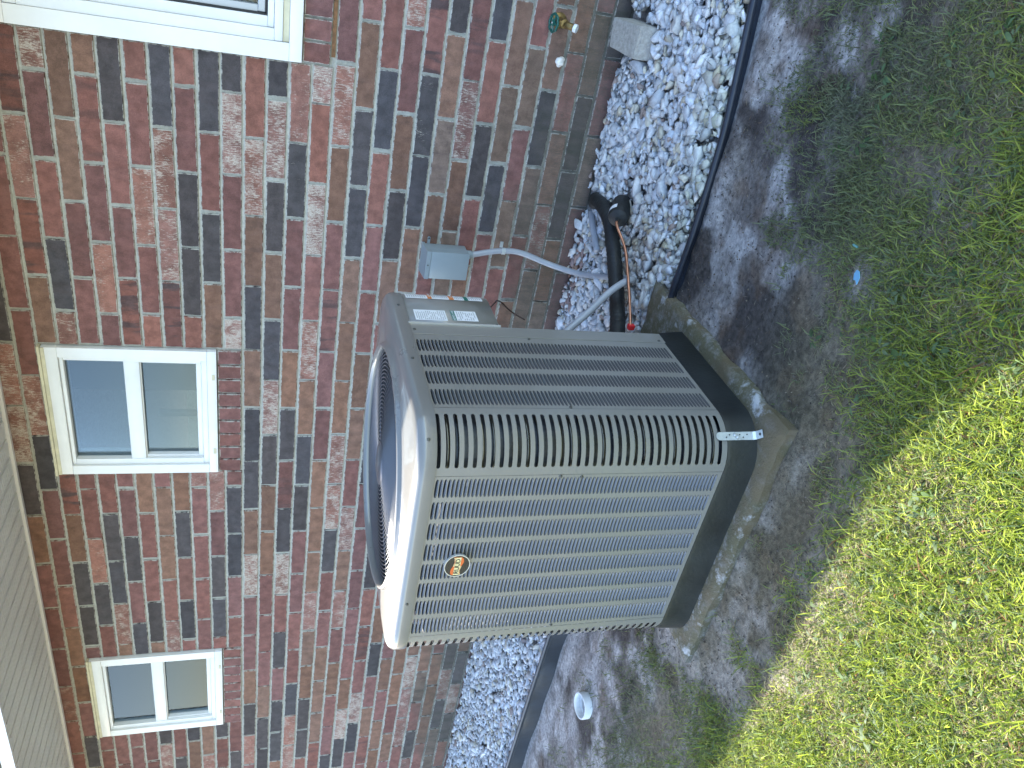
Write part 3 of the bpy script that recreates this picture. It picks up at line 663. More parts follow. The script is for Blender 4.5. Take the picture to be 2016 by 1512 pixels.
# hold-down strap on the front corner
def strap(ang, name_label=None):
    a = R(ang); n = Vector((math.cos(a), math.sin(a), 0)); t = Vector((-n.y, n.x, 0)); c = Vector((XF - CR, YF + CR, 0)); rr_ = CR + .0125
    prof = [(rr_ - .008, .158), (rr_ - .001, PADZ + .012), (rr_ + .003, PADZ + .0045), (rr_ + .034, PADZ + .0035)]
    b = B(); V = []; hw = .0115
    for k, (q, z) in enumerate(prof):
        for s in (-1, 1): V.append(c + n * q + t * s * hw + Vector((0, 0, z)))
        for s in (-1, 1): V.append(c + n * (q - .0022) + t * s * hw + Vector((0, 0, z - .0012)))
    F = []
    for k in range(3):
        o_ = 4 * k; F += [(o_, o_ + 1, o_ + 5, o_ + 4), (o_ + 2, o_ + 6, o_ + 7, o_ + 3), (o_, o_ + 4, o_ + 6, o_ + 2), (o_ + 1, o_ + 3, o_ + 7, o_ + 5)]
    F += [(12, 13, 15, 14)]
    cap = len(V); ring = []
    for k in range(9):
        q = math.pi * k / 8; p = c + n * (prof[0][0] - .0006 * math.sin(q)) + t * (hw * math.cos(q)) + Vector((0, 0, prof[0][1] + hw * math.sin(q))); V.append(p); ring.append(cap + k)
    F.append(tuple(ring)); b.add(V, F); st = b.build('hold_down_strap', M['galv'], ac)
    b = B()
    for z, s in ((.140, -.3), (.130, .3), (.098, .3), (.088, -.35), (.075, .3)):
        p = c + n * (rr_ - .0035 - (z - .06) * .04) + t * s * hw + Vector((0, 0, z)); b.lathe([(.0001, .0012), (.0017, .0012), (.0017, -.001)], p + n * .0022, n, 8)
    p = c + n * (rr_ + .022) + Vector((0, 0, PADZ + .0044)); b.lathe([(.0001, .0008), (.0042, .0008), (.0042, -.001)], p, (0, 0, 1), 12); b.build('strap_hole', M['gasket'], st)
    b = B()
    for z, s in ((.113, .25), (.106, -.25)): b.lathe([(.0001, .0042), (.0035, .0036), (.0052, .0015), (.0052, -.001)], c + n * (rr_ + .0008 - (z - .06) * .06) + t * s * hw + Vector((0, 0, z)), n, 10)
    b.build('strap_screw', M['galv'], st, smooth=40)
strap(-42)

# ------------------------------------------------------------------ concrete pad
def pad():
    nx, ny = 66, 62; xs = np.linspace(PADX0, PADX1, nx); ys = np.linspace(PADY0, PADY1, ny); gx, gy = np.meshgrid(xs, ys)
    ed_ = np.minimum(np.minimum(gx - PADX0, PADX1 - gx), np.minimum(gy - PADY0, PADY1 - gy))
    wob = (fbm(gx, gy, 14, 3) - .5)
    gz = PADZ + (fbm(gx, gy, 30, 8) - .5) * .003 - .010 * np.exp(-ed_ / .010) * (1 + 2.2 * wob) - .007 * np.exp(-ed_ / .03) * sstep(.45, .6, fbm(gx, gy, 9, 21))
    inside = (gx > XW - .02) & (gx < XF + .02) & (gy > YF - .02) & (gy < YB); gz = np.where(inside, np.minimum(gz, PADZ), gz)
    px = gx + np.where((gx == xs[0]) | (gx == xs[-1]), (fbm(gx, gy, 12, 4) - .5) * .022, 0); py = gy + np.where((gy == ys[0]) | (gy == ys[-1]), (fbm(gx, gy, 12, 6) - .5) * .022, 0)
    V = np.stack([px, py, gz], -1).reshape(-1, 3).tolist(); i = np.arange(nx * ny).reshape(ny, nx)
    F = [tuple(int(q) for q in f) for f in np.stack([i[:-1, :-1], i[:-1, 1:], i[1:, 1:], i[1:, :-1]], -1).reshape(-1, 4)]
    rim = list(i[0, :]) + list(i[1:, -1]) + list(i[-1, -2::-1]) + list(i[-2:0:-1, 0]); rim = [int(q) for q in rim]; n0 = len(V)
    for q in rim: V.append((V[q][0], V[q][1], -.06))
    m = len(rim); F += [(rim[(k + 1) % m], rim[k], n0 + k, n0 + (k + 1) % m) for k in range(m)]
    o = mesh('concrete_pad', V, F, M['pad'], loc=((PADX0 + PADX1) / 2, (PADY0 + PADY1) / 2, 0), smooth=45); tag(o, 'weathered mossy concrete pad under the condenser', 'pad')
pad()

# ------------------------------------------------------------------ disconnect box, conduit, refrigerant lines
bx = empty('disconnect_box', (-.435, 0, .53), 'blue-grey electrical disconnect box mounted on the brick wall', 'electrical box')
B().box(-.497, -.378, -.090, -.004, .532, .712, bev=.003).build('enclosure', M['box_grey'], bx, smooth=30)
B().box(-.5005, -.3745, -.1035, -.0905, .528, .697, bev=.0025).build('door', M['box_grey'], bx, smooth=30)
b = B(); V = [(x, y, z) for x in (-.502, -.373) for y, z in ((-.106, .698), (-.106, .716), (-.030, .7245), (-.004, .7245), (-.004, .7135), (-.030, .7135))]
b.add(V, [(0, 1, 2, 3, 4, 5), (11, 10, 9, 8, 7, 6)] + [(i, 6 + i, 6 + (i + 1) % 6, (i + 1) % 6) for i in range(6)]); b.build('rain_hood', M['box_grey'], bx)
B().box(-.3775, -.352, -.008, -.003, .690, .702).lathe([(.0001, .005), (.0065, .005), (.0065, 0)], (-.353, -.003, .696), (0, -1, 0), 12).build('mounting_ear', M['box_grey'], bx)
B().lathe([(.0001, .0058), (.003, .0058), (.003, .0)], (-.353, -.003, .696), (0, -1, 0), 8).build('hole', M['gasket'], bx)
B().lathe([(.0001, .002), (.003, .002), (.003, 0)], (-.437, -.106, .707), (0, -1, 0), 8).build('latch', M['screw'], bx)
B().lathe([(.019, 0), (.019, -.022), (.0155, -.024), (.0155, -.030)], (-.400, -.048, .533), (0, 0, 1), 16).build('conduit_hub', M['box_grey'], bx, smooth=40)
cp = spline([(-.400, -.048, .506), (-.384, -.046, .44), (-.371, -.047, .369), (-.370, -.058, .285), (-.392, -.095, .18), (-.396, -.150, .10), (-.372, -.24, .052), (-.318, -.37, .034), (-.250, -.52, .030), (-.200, -.635, .032), (-.172, -.700, .052), (-.170, -.735, .100), (-.200, -.768, .165), (-.250, -.812, .237), (-.309, -.853, .320), (-.345, -.875, .372)], 7)
o = B().tube(cp, .0128, 14).build('conduit', M['conduit'], loc=(-.400, -.048, .506), smooth=True); tag(o, 'grey flexible conduit curving from the disconnect box to the condenser', 'conduit')
cl = B().tube([(-.372, -.047, .358), (-.372, -.047, .374)], .0150, 14).box(-.372, -.345, -.008, -.004, .359, .373).lathe([(.0001, .009), (.005, .008), (.005, 0)], (-.349, -.004, .366), (0, -1, 0), 10).build('conduit_clamp', M['galv'], loc=(-.36, -.02, .366), smooth=40)
tag(cl, 'shiny metal clamp holding the grey conduit to the wall', 'clamp')
lp = spline([(-.090, -.105, -.015), (-.072, -.150, .030), (-.046, -.215, .055), (-.040, -.300, .060), (-.068, -.400, .060), (-.135, -.492, .062), (-.198, -.580, .070), (-.254, -.680, .086), (-.305, -.790, .110), (-.34, -.88, .14)], 14)
rr_ = [.0290 + .0012 * math.sin(i * 2.4) for i in range(len(lp))]
rr_[:24] = [.035] * 24
o = B().tube(lp, rr_, 18).build('insulated_line', M['foam_black'], loc=(-.09, -.105, 0), smooth=True); tag(o, 'thick black insulated refrigerant line running from the wall foot to the condenser', 'pipe')
# filter drier: short fat cylinder lying along the copper line
dr = empty('filter_drier', (.01, -.50, .07), 'fat black filter drier with a white label on the copper line', 'filter drier')
da = Vector((-.22, -.80, .42)).normalized(); dc = Vector((.010, -.475, .064))
B().lathe([(.0001, -.075), (.016, -.075), (.030, -.066), (.041, -.052), (.041, .045), (.037, .056), (.022, .064), (.0085, .067), (.0085, .082), (.0001, .082)], dc, da, 28).build('shell', M['foam_black'], dr, smooth=40)
sb = B(); e1 = da.cross(Vector((0, 0, 1))).normalized(); e2 = e1.cross(da)
V = []
for k in range(10):
    an = R(70 + 80 * k / 9)
    for h in (.016, .042): V.append(dc + da * h + (e1 * math.cos(an) + e2 * math.sin(an)) * .0416)
sb.add(V, [(2 * k, 2 * k + 2, 2 * k + 3, 2 * k + 1) for k in range(9)]); sb.build('label', M['label_white'], dr)
c0 = dc + da * .075
o = B().tube(spline([c0, c0 + da * .022 + Vector((-.006, -.004, -.004)), (-.075, -.642, .086), (-.142, -.735, .092), (-.217, -.828, .10), (-.280, -.892, .105)], 8), .0052, 12).build('copper_line', M['copper'], loc=tuple(c0), smooth=True); tag(o, 'thin copper liquid line between the black drier and the condenser', 'pipe')
o = B().box(-.286, -.266, -.895, -.874, .090, .114, bev=.003).build('valve_tag', M['red'], loc=(-.275, -.885, .1)); tag(o, 'small red plastic tag on the copper line at the condenser', 'tag')
o = B().tube(spline([(-.176, -.985, .674), (-.170, -.955, .650), (-.19, -.905, .632), (-.215, -.86, .60), (-.26, -.84, .55), (-.28, -.86, .5)], 6), .0026, 8).build('control_wire', M['wirebrown'], loc=(-.176, -.985, .674), smooth=True); tag(o, 'thin brown control wire hanging below the condenser cover', 'wire')
# old broken stub of pipe and the wall sleeve
B_ = B().tube(spline([(-.118, -.150, .040), (-.160, -.235, .052), (-.215, -.345, .058)], 5), .014, 12); o = B_.build('pipe_stub', M['conduit'], loc=(-.16, -.24, .05), smooth=True); tag(o, 'short dirty grey pipe stub lying in the gravel by the wall', 'pipe')

# ------------------------------------------------------------------ hose tap, caulk, block
tp = empty('hose_tap', (.578, 0, .29), 'brass hose tap with green wheel handle low on the brick wall', 'tap')
B().lathe([(.030, 0), (.030, .005), (.016, .010), (.013, .05), (.017, .052), (.017, .078), (.0001, .082)], (.583, .0, .300), (0, -1, 0), 20).build('flange', M['brass'], tp, smooth=40)
B().tube([(.583, -.066, .285), (.583, -.066, .322)], .013, 14).tube([(.583, -.066, .322), (.583, -.066, .340)], .0065, 10).build('bonnet', M['brass'], tp, smooth=40)
B().tube(spline([(.583, -.062, .300), (.581, -.088, .290), (.578, -.108, .268)], 4), [.0125] * 4 + [.013] * 4 + [.0145], 14).build('spout', M['brass'], tp, smooth=40)
B().lathe([(.0155, 0), (.0155, .013), (.0085, .013), (.0085, 0)], (.5785, -.105, .271), (-.1, -.60, -.78), 16).build('vacuum_breaker', M['white_plastic'], tp, smooth=40)
b = B(); wc = Vector((.580, -.068, .342)); wn = Vector((0, -.22, 1)).normalized(); w1 = wn.orthogonal().normalized(); w2 = wn.cross(w1)
ringp = [wc + (w1 * math.cos(2 * math.pi * k / 40) + w2 * math.sin(2 * math.pi * k / 40)) * (.0315 + .0018 * math.cos(8 * 2 * math.pi * k / 40)) for k in range(40)]
b.tube(ringp, .0048, 8, closed=True)
for k in range(5): a = 2 * math.pi * k / 5; b.tube([wc + wn * .003, wc + (w1 * math.cos(a) + w2 * math.sin(a)) * .030], .0042, 7)
b.lathe([(.0001, .006), (.010, .005), (.012, -.004), (.0001, -.005)], wc, wn, 14); b.build('wheel_handle', M['green'], tp, smooth=50)
B().lathe([(.0001, .009), (.0035, .008), (.004, .005)], wc, wn, 8).build('handle_screw', M['chrome'], tp)
def blob(name, c, r, mat, seed, sub=2, squash=(1, 1, 1), amp=.3):
    bm = bmesh.new(); bmesh.ops.create_icosphere(bm, subdivisions=sub, radius=1); rd = np.random.default_rng(seed); k = rd.normal(size=(5, 3)) * 2.2; ph = rd.random(5) * 6
    for v in bm.verts:
        d = np.array(v.co); s = 1 + amp * np.mean(np.sin(k @ d + ph)); v.co = Vector((c[0] + d[0] * r * s * squash[0], c[1] + d[1] * r * s * squash[1], c[2] + d[2] * r * s * squash[2]))
    V = [v.co[:] for v in bm.verts]; bm.verts.index_update(); F = [[v.index for v in f.verts] for f in bm.faces]; bm.free()
    return mesh(name, V, F, mat, loc=c, smooth=True)
tag(blob('caulk_blob', (.437, -.006, .265), .0175, M['caulk'], 3, 3, (1.05, .8, 1), .5), 'lump of white sealant on the brick wall beside the hose tap', 'sealant')
def block():
    bm = bmesh.new(); bmesh.ops.create_cube(bm, size=1); bmesh.ops.subdivide_edges(bm, edges=bm.edges[:], cuts=5, use_grid_fill=True)
    C8 = {}
    top4 = {(-1, -1): (.528, -.285, .084), (1, -1): (.645, -.300, .088), (-1, 1): (.533, -.112, .118), (1, 1): (.640, -.100, .122)}
    bot4 = {(-1, -1): (.536, -.325, .015), (1, -1): (.655, -.340, .015), (-1, 1): (.533, -.105, .015), (1, 1): (.645, -.095, .015)}
    for v in bm.verts:
        u, vv, ww = v.co.x + .5, v.co.y + .5, v.co.z + .5
        f = lambda d: (Vector(d[(-1, -1)]) * (1 - u) + Vector(d[(1, -1)]) * u) * (1 - vv) + (Vector(d[(-1, 1)]) * (1 - u) + Vector(d[(1, 1)]) * u) * vv
        p = f(bot4) * (1 - ww) + f(top4) * ww; n = np.array(p); q = (fbm(n[0] * 3 + n[2], n[1] * 3, 9, 3) - .5) * .006; v.co = p + Vector((q, q, -q))
    bmesh.ops.bevel(bm, geom=[e for e in bm.edges if len(e.link_faces) == 2 and e.calc_face_angle(0) > .7], offset=.009, segments=2, profile=.6, affect='EDGES')
    bm.verts.index_update(); V = [v.co[:] for v in bm.verts]; F = [[v.index for v in f.verts] for f in bm.faces]; bm.free()
    tag(mesh('concrete_block', V, F, M['block'], loc=(.585, -.22, .02), smooth=35), 'grey concrete paving block leaning at the foot of the brick wall', 'block')
block()

# ------------------------------------------------------------------ edging, cleanout pipe, litter
ep = spline([(1.9, -.76, .022), (1.2, -.84, .026), (.833, -.905, .028), (.60, -.945, .026), (.426, -.972, .027), (.15, -.978, .028), (-.07, -.968, .030), (-.13, -.962, .022)], 8)
b = B().tube(ep, .0118, 12); V = [];
for p in ep: V += [(p.x, p.y, p.z), (p.x, p.y, -.06), (p.x, p.y + .004, -.06), (p.x, p.y + .004, p.z)]
b.add(V, [(4 * i + q, 4 * i + (q + 1) % 4, 4 * i + 4 + (q + 1) % 4, 4 * i + 4 + q) for i in range(len(ep) - 1) for q in range(4)])
tag(b.build('garden_edging', M['edging'], loc=(.4, -.97, 0), smooth=40), 'black round-topped plastic edging beside the near gravel', 'edging')
ep = spline([(-1.05, -.955, .085), (-1.5, -.952, .086), (-1.88, -.945, .088), (-2.4, -.93, .088), (-2.98, -.915, .086), (-3.8, -.90, .086), (-5.5, -.89, .085)], 10)
b = B().tube(ep, .010, 10); V = []
for i, p in enumerate(ep):
    wv = .004 * math.sin(i * .9) + .003 * math.sin(i * .37)
    V += [(p.x, p.y - .0015, p.z - .014), (p.x, p.y - .004 + wv, .05), (p.x, p.y - .006 + wv * 1.4, -.05), (p.x, p.y + .004 + wv, -.05), (p.x, p.y + .004, p.z - .014), (p.x, p.y + .004, p.z), (p.x, p.y - .006, p.z), (p.x, p.y - .007, p.z - .013)]
b.add(V, [(8 * i + q, 8 * i + 8 + q, 8 * i + 8 + (q + 1) % 8, 8 * i + (q + 1) % 8) for i in range(len(ep) - 1) for q in range(8)])
tag(b.build('garden_edging', M['edging_far'], loc=(-2.5, -.93, 0), smooth=40), 'tall grey-black plastic edging strip left of the condenser', 'edging')
b = B(); b.lathe([(.057, -.08), (.057, .034), (.0555, .038), (.050, .038), (.0485, .034), (.0485, .010), (.044, .008), (.044, -.08)], (-1.935, -1.282, 0), (.04, -.05, 1), 40)
tag(b.build('cleanout_pipe', M['white_plastic'], loc=(-1.935, -1.282, 0), smooth=40), 'open white plastic cleanout pipe standing in the bare soil', 'pipe')
gz = lambda x, y: float(ground_z(np.array(x), np.array(y)))
def shard(name, pts, c, mat, label, cat, tilt=(0, 0)):
    z = gz(c[0], c[1]) + c[2]; V = [(c[0] + x, c[1] + y, z + x * tilt[0] + y * tilt[1] + h) for h in (0, .0025) for x, y in pts]; n = len(pts)
    tag(mesh(name, V, [tuple(range(n - 1, -1, -1)), tuple(range(n, 2 * n))] + [(i, (i + 1) % n, n + (i + 1) % n, n + i) for i in range(n)], mat, loc=(c[0], c[1], z)), label, cat)
shard('plastic_fragment', [(-.014, -.012), (.005, -.015), (.016, -.004), (.015, .008), (.003, .014), (-.012, .009), (-.007, -.001)], (.345, -1.745, .030), M['blue'], 'broken blue plastic piece lying in the shaded grass', 'litter', (.1, -.25))
shard('plastic_fragment', [(-.0025, -.007), (.002, -.006), (.003, .006), (-.001, .008), (-.003, .004)], (.405, -1.700, .028), M['teal'], 'tiny teal plastic sliver in the shaded grass', 'litter', (.1, .3))

# ------------------------------------------------------------------ gravel
def gravel():
    protos = []
    for s in range(36):
        rd = np.random.default_rng(100 + s); bm = bmesh.new(); n = 14 + s % 5
        P = rd.normal(size=(n, 3)); P /= np.linalg.norm(P, axis=1)[:, None]; P *= (.75 + .4 * rd.random((n, 1))); P *= np.array([1.10 + .50 * rd.random(), .82 + .25 * rd.random(), .55 + .22 * rd.random()])
        for q in P: bm.verts.new(q)
        r_ = bmesh.ops.convex_hull(bm, input=bm.verts[:]); 
        bmesh.ops.delete(bm, geom=[v for v in bm.verts if not v.link_faces], context='VERTS'); bmesh.ops.bevel(bm, geom=bm.edges[:], offset=.06, segments=1, affect='EDGES') if s % 2 else None
        bmesh.ops.triangulate(bm, faces=bm.faces[:]); bm.verts.index_update()
        protos.append((np.array([v.co[:] for v in bm.verts]), np.array([[v.index for v in f.verts] for f in bm.faces]))); bm.free()
    xs = []; 
    def fill(x0, x1, dens, layers):
        n = int((x1 - x0) * .95 * dens)
        for lay in range(layers):
            x = rng.uniform(x0, x1, n); y = rng.uniform(-.955, -.012, n); xs.append(np.stack([x, y, np.full(n, lay)], 1))
    fill(-1.25, 1.3, 1500, 3); fill(-4.9, -1.25, 1600, 2); fill(1.3, 2.2, 900, 2); fill(-7.5, -4.9, 700, 2)
    P = np.concatenate(xs); x, y, lay = P.T
    # keep clear of pad, edging, block
    ey = np.interp(x, [-6, -2.98, -1.88, -1.05, -.13, .15, .426, .6, .833, 1.2, 1.9], [-.89, -.915, -.945, -.955, -.962, -.978, -.972, -.945, -.905, -.84, -.76])
    ok = (y > ey + .026) & ~((x > PADX0 - .01) & (x < PADX1 + .015) & (y < PADY1 + .02)) & ~((x > .51) & (x < .665) & (y < -.085) & (y > -.335)) & ~((np.hypot(x + .085, y + .085) < .075)) & ~((x > .45) & (x < .68) & (y > -.09))
    ok &= ~((x + .0 > -.62) & (x < .08) & (y > -.05) & (rng.random(len(x)) < .5))
    x, y, lay = x[ok], y[ok], lay[ok]; n = len(x)
    lvl = .012 + .050 * sstep(-.9, -1.3, x) + .010 * sstep(.1, .6, x) + (fbm(x, y, 4, 71) - .5) * .022
    sz = np.clip(rng.lognormal(math.log(.0128), .36, n), .006, .027); sz = np.where(x < -1.25, sz * 1.02, sz)
    sz *= np.where((lay == lay.max()) & (rng.random(n) < .16), 1.5, 1)
    z = lvl + lay * .010 - .006 + rng.uniform(-.003, .004, n) - .02 * sstep(-.05, -.012, y) * (x > .0)
    a, b_, c = rng.random(n) * 6.283, rng.normal(0, .27, n), rng.normal(0, .27, n)
    # colours: blue-white marble, some cream, a few rust, green film towards the near edging
    g = rng.random(n); tq = rng.normal(0, .018, (n, 1)); base = np.array([.58, .59, .60]) + tq * np.array([1, .2, -1.0]); base = base * (.72 + .42 * rng.random((n, 1)))
    base[g < .10] *= np.array([.95, .86, .68]); base[(g > .10) & (g < .13)] *= np.array([.55, .42, .36]); base[(g > .13) & (g < .19)] *= .72
    moss = sstep(.26, .03, y - np.interp(x, [-6, -1.05, -.13, .426, .833, 1.9], [-.89, -.955, -.962, -.972, -.905, -.76])) * (x > -.25) * (rng.random(n) < .8) * (.3 + .7 * rng.random(n))
    base = base * (1 - .55 * moss[:, None]) + np.array([.26, .26, .11]) * .55 * moss[:, None]
    dirty = np.exp(-(((x + .12) / .22) ** 2 + ((y + .62) / .20) ** 2)) * .9 * (.3 + .7 * rng.random(n)); base = base * (1 - dirty[:, None]) + np.array([.20, .165, .11]) * dirty[:, None]
    red = ((y > -.17) & (x < -.25) & (x > -.65) & (rng.random(n) < .45)); base[red] = base[red] * np.array([.55, .38, .34])
    pid = rng.integers(0, len(protos), n); Vs = []; Fs = []; Cs = []; off = 0
    for k, (pv, pf) in enumerate(protos):
        m = np.where(pid == k)[0]
        if not len(m): continue
        ca, sa, cb, sb_, cc, sc_ = np.cos(a[m]), np.sin(a[m]), np.cos(b_[m]), np.sin(b_[m]), np.cos(c[m]), np.sin(c[m])
        v = np.repeat(pv[None], len(m), 0) * sz[m][:, None, None]
        v = np.stack([v[..., 0], v[..., 1] * cc[:, None] - v[..., 2] * sc_[:, None], v[..., 1] * sc_[:, None] + v[..., 2] * cc[:, None]], -1)
        v = np.stack([v[..., 0] * cb[:, None] + v[..., 2] * sb_[:, None], v[..., 1], -v[..., 0] * sb_[:, None] + v[..., 2] * cb[:, None]], -1)
        v = np.stack([v[..., 0] * ca[:, None] - v[..., 1] * sa[:, None], v[..., 0] * sa[:, None] + v[..., 1] * ca[:, None], v[..., 2]], -1)
        v += np.stack([x[m], y[m], z[m]], -1)[:, None]
        Vs.append(v.reshape(-1, 3)); q = pf.shape[0]; Fs.append((pf[None] + (np.arange(len(m)) * len(pv))[:, None, None] + off).reshape(-1, 3)); off += len(m) * len(pv); Cs.append(np.repeat(base[m], len(pv), 0))
    F = np.concatenate(Fs); o = fastmesh('gravel', np.concatenate(Vs), F.ravel(), np.full(len(F), 3), M['stone'], col=np.concatenate(Cs)); tag(o, 'crushed white marble gravel bed along the foot of the wall', 'gravel', kind='stuff')
gravel()

# ------------------------------------------------------------------ grass
def density(x, y):
    e = np.interp(x, [-6, -2.2, -1.9, -1.6, -1.25, -1.0, -.74, -.32, -.08, .15, .30, .48, .75, 1.2, 2], [-1.40, -1.40, -1.36, -1.27, -1.45, -1.92, -1.98, -1.99, -1.90, -1.78, -1.52, -1.24, -1.21, -1.1, -1.0])
    e = e + .06; d = e - y + (fbm(x, y, 4.5, 17) - .5) * .34
    dens = sstep(-.06, .26, d); thin = .80 * sstep(-2.15, -1.75, y); dens *= 1 - thin * sstep(.56, .42, fbm(x, y, 6.5, 23)); dens *= 1 - .25 * sstep(-2.15, -1.75, y); dens *= .50 + .50 * sstep(.0, .45, d)
    tuft = (fbm(x, y, 9, 41) > .62) * sstep(-.30, -.05, d) * .28; return np.clip(np.maximum(dens, tuft), 0, 1)
def grass():
    Ps = []
    def area(x0, x1, y0, y1, dens, sc_):
        n = int((x1 - x0) * (y1 - y0) * dens); x = rng.uniform(x0, x1, n); y = rng.uniform(y0, y1, n); k = rng.random(n) < density(x, y); Ps.append(np.stack([x[k], y[k], np.full(k.sum(), sc_)], 1))
    area(-1.3, 1.35, -2.75, -1.0, 105000, 1.0); area(-3.2, -1.3, -2.6, -1.0, 26000, 1.15); area(-6, -3.2, -2.8, -1.0, 4000, 1.6); area(1.35, 3.2, -2.8, -.9, 3500, 1.6); area(-6, 3.2, -4.4, -2.75, 4000, 1.6); area(-12, 8, -12, -4.4, 420, 3.0)
    P = np.concatenate(Ps); x, y, sc_ = P.T
    k = ~((x > PADX0 + .02) & (x < PADX1 - .02) & (y > PADY0 + .03)); x, y, sc_ = x[k], y[k], sc_[k]; n = len(x); z = ground_z(x, y) - .003
    dry = rng.random(n) < np.clip(.22 + .34 * sstep(.54, .40, fbm(x, y, 5, 53)), 0, .6)
    ln = sc_ * np.where(dry, rng.uniform(.012, .040, n), np.clip(rng.lognormal(math.log(.027), .48, n), .008, .095)); wd = np.sqrt(sc_) * np.where(dry, rng.uniform(.0012, .0026, n), rng.uniform(.0014, .0035, n))
    ln = ln * (.72 + .28 * sstep(-1.7, -2.1, y)); az = rng.random(n) * 6.283; lean = np.where(dry, rng.uniform(.9, 1.5, n), np.clip(rng.normal(.92, .34, n), .05, 1.5)); cur = rng.uniform(.1, .8, n)
    dx, dy = np.cos(az), np.sin(az); px, py = -dy, dx; tw = rng.uniform(-.7, .7, n); 
    p0 = np.stack([x, y, z], 1); s1, c1 = np.sin(lean * .75), np.cos(lean * .75); s2, c2 = np.sin(np.minimum(lean + cur, 1.62)), np.cos(np.minimum(lean + cur, 1.62))
    p1 = p0 + np.stack([dx * s1, dy * s1, c1], 1) * (ln * .5)[:, None]; p2 = p1 + np.stack([dx * s2, dy * s2, c2], 1) * (ln * .5)[:, None]
    p2[:, 2] = np.maximum(p2[:, 2], z + .003)
    side = np.stack([px * np.cos(tw), py * np.cos(tw), np.sin(tw) * .8], 1) * (wd / 2)[:, None]
    V = np.stack([p0 - side * .7, p0 + side * .7, p1 + side, p1 - side, p2], 1).reshape(-1, 3)
    b0 = np.arange(n) * 5; L_ = np.stack([b0, b0 + 1, b0 + 2, b0 + 3, b0 + 3, b0 + 2, b0 + 4], 1).ravel(); S_ = np.tile([4, 3], n)
    t = rng.random((n, 1)); g1 = np.array([.175, .250, .032]); g2 = np.array([.340, .400, .036]); g3 = np.array([.120, .180, .070]); col = g1 * (1 - t) + g2 * t; q = rng.random(n) < .3; col[q] = g3 * (.8 + .5 * t[q])
    col[dry] = (np.array([.27, .23, .13]) * (1 - t) + np.array([.44, .40, .25]) * t)[dry]; br = rng.random(n) < .03; col[br] = np.array([.20, .09, .035])
    col *= rng.uniform(.75, 1.25, (n, 1))
    dulled = (np.clip(.90 - .80 * sstep(-1.45, -2.30, y), 0, 1) * (.45 + .8 * fbm(x, y, 6, 88)))[:, None]; col = col * (1 - dulled) + np.array([.165, .180, .112]) * dulled * rng.uniform(.7, 1.3, (n, 1))      # house shade put into the blade colour, greyer towards the wall
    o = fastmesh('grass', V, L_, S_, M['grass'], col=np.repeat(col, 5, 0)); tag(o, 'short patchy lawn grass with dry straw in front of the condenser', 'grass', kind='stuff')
    # broad-leaved weeds
    m = 330; wx = rng.uniform(-1.2, 1.3, m * 3); wy = rng.uniform(-2.6, -1.2, m * 3); k = (rng.random(m * 3) < density(wx, wy) * .8) & (fbm(wx, wy, 4, 91) > .44); wx, wy = wx[k][:m], wy[k][:m]
    V = []; F = []; C = []; rd = random.Random(5)
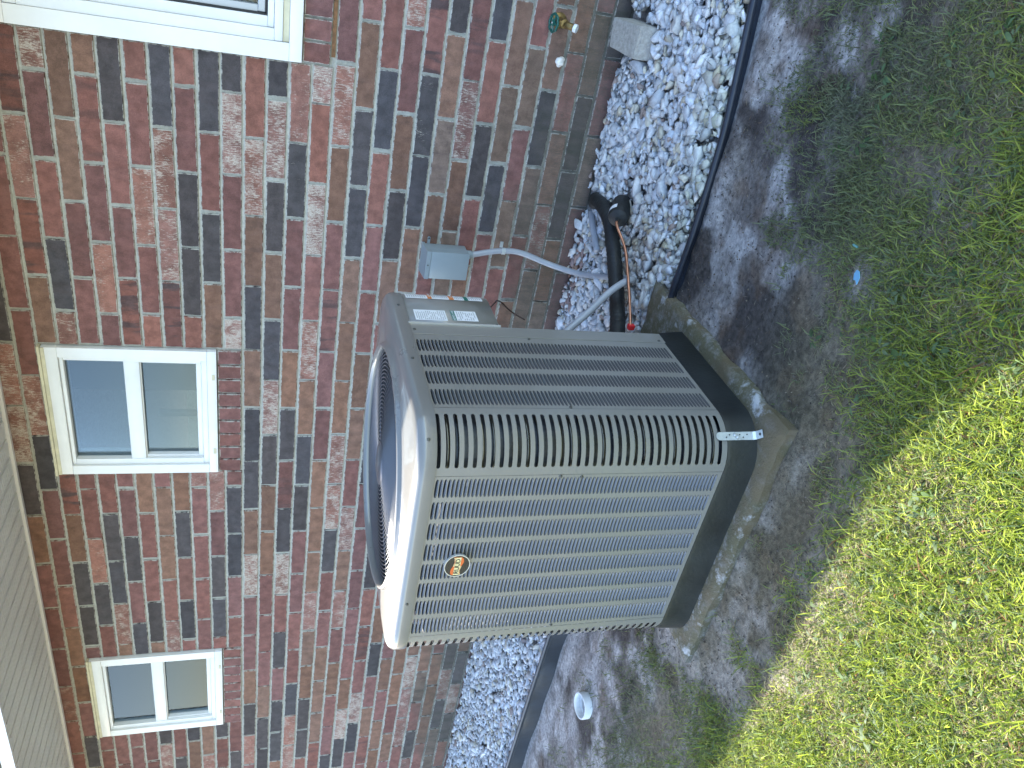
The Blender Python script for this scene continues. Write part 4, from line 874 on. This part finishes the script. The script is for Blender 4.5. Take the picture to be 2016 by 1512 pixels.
    for X_, Y_ in zip(wx, wy):
        z0 = gz(X_, Y_) + .006; col_ = np.array(rd.choice([(.085, .135, .060), (.10, .155, .075), (.075, .13, .045), (.12, .165, .09)])) * rd.uniform(.8, 1.25)
        for _ in range(rd.randint(2, 5)):
            an = rd.random() * 6.283; l_ = rd.uniform(.010, .027); w_ = l_ * rd.uniform(.28, .5); ti = rd.uniform(.05, .7); s = .006; h = rd.uniform(.004, .02); base = len(V)
            for u, v in ((0, 0), (.25, .8), (.6, 1), (.88, .55), (1, 0), (.88, -.55), (.6, -1), (.25, -.8)):
                r_ = s + u * l_; q = v * w_ / 2; V.append((X_ + math.cos(an) * r_ - math.sin(an) * q, Y_ + math.sin(an) * r_ + math.cos(an) * q, z0 + h + u * l_ * ti * .6 - (u ** 2) * l_ * .35 + abs(v) * w_ * .12)); C.append(col_)
            F += [(base, base + 1, base + 7), (base + 1, base + 2, base + 6, base + 7), (base + 2, base + 3, base + 5, base + 6), (base + 3, base + 4, base + 5)]
    o = mesh('lawn_weeds', V, F, M['grass'], col=np.array(C), smooth=True); tag(o, 'scattered broad-leaved weeds growing through the lawn', 'weeds', kind='stuff')
    # twigs, dry leaf scraps and crumbs of earth on the bare soil
    m = 5200; tx = rng.uniform(-1.3, 1.2, m); ty = rng.uniform(-2.1, -.99, m); k = (density(tx, ty) < .55) & ~((tx > PADX0) & (tx < PADX1) & (ty > PADY0)); tx, ty = tx[k], ty[k]; n = len(tx)
    tz = ground_z(tx, ty) + .0015; an = rng.random(n) * 6.283; l_ = np.where(rng.random(n) < .45, rng.uniform(.010, .034, n), rng.uniform(.003, .009, n)); w_ = np.where(l_ > .01, rng.uniform(.0008, .002, n), rng.uniform(.003, .007, n))
    ax = np.stack([np.cos(an), np.sin(an), rng.uniform(-.05, .18, n)], 1) * l_[:, None] / 2; sd_ = np.stack([-np.sin(an), np.cos(an), rng.uniform(-.3, .3, n)], 1) * w_[:, None] / 2; p = np.stack([tx, ty, tz + .001], 1); hh = np.zeros((n, 3)); hh[:, 2] = np.minimum(w_, .004)
    V = np.stack([p - ax, p + sd_, p + ax, p - sd_, p + hh], 1).reshape(-1, 3); b0 = np.arange(n) * 5; L_ = np.stack([b0, b0 + 1, b0 + 4, b0 + 1, b0 + 2, b0 + 4, b0 + 2, b0 + 3, b0 + 4, b0 + 3, b0, b0 + 4], 1).ravel()
    pal = np.array([(.06, .05, .045), (.12, .085, .06), (.22, .18, .13), (.15, .13, .11), (.09, .075, .065)]); col = pal[rng.integers(0, 5, n)] * rng.uniform(.7, 1.3, (n, 1))
    o = fastmesh('soil_litter', V, L_, np.full(n * 4, 3), M['soil'], col=np.repeat(col, 5, 0)); tag(o, 'twigs, dry scraps and crumbs scattered on the bare soil', 'litter', kind='stuff')
grass()
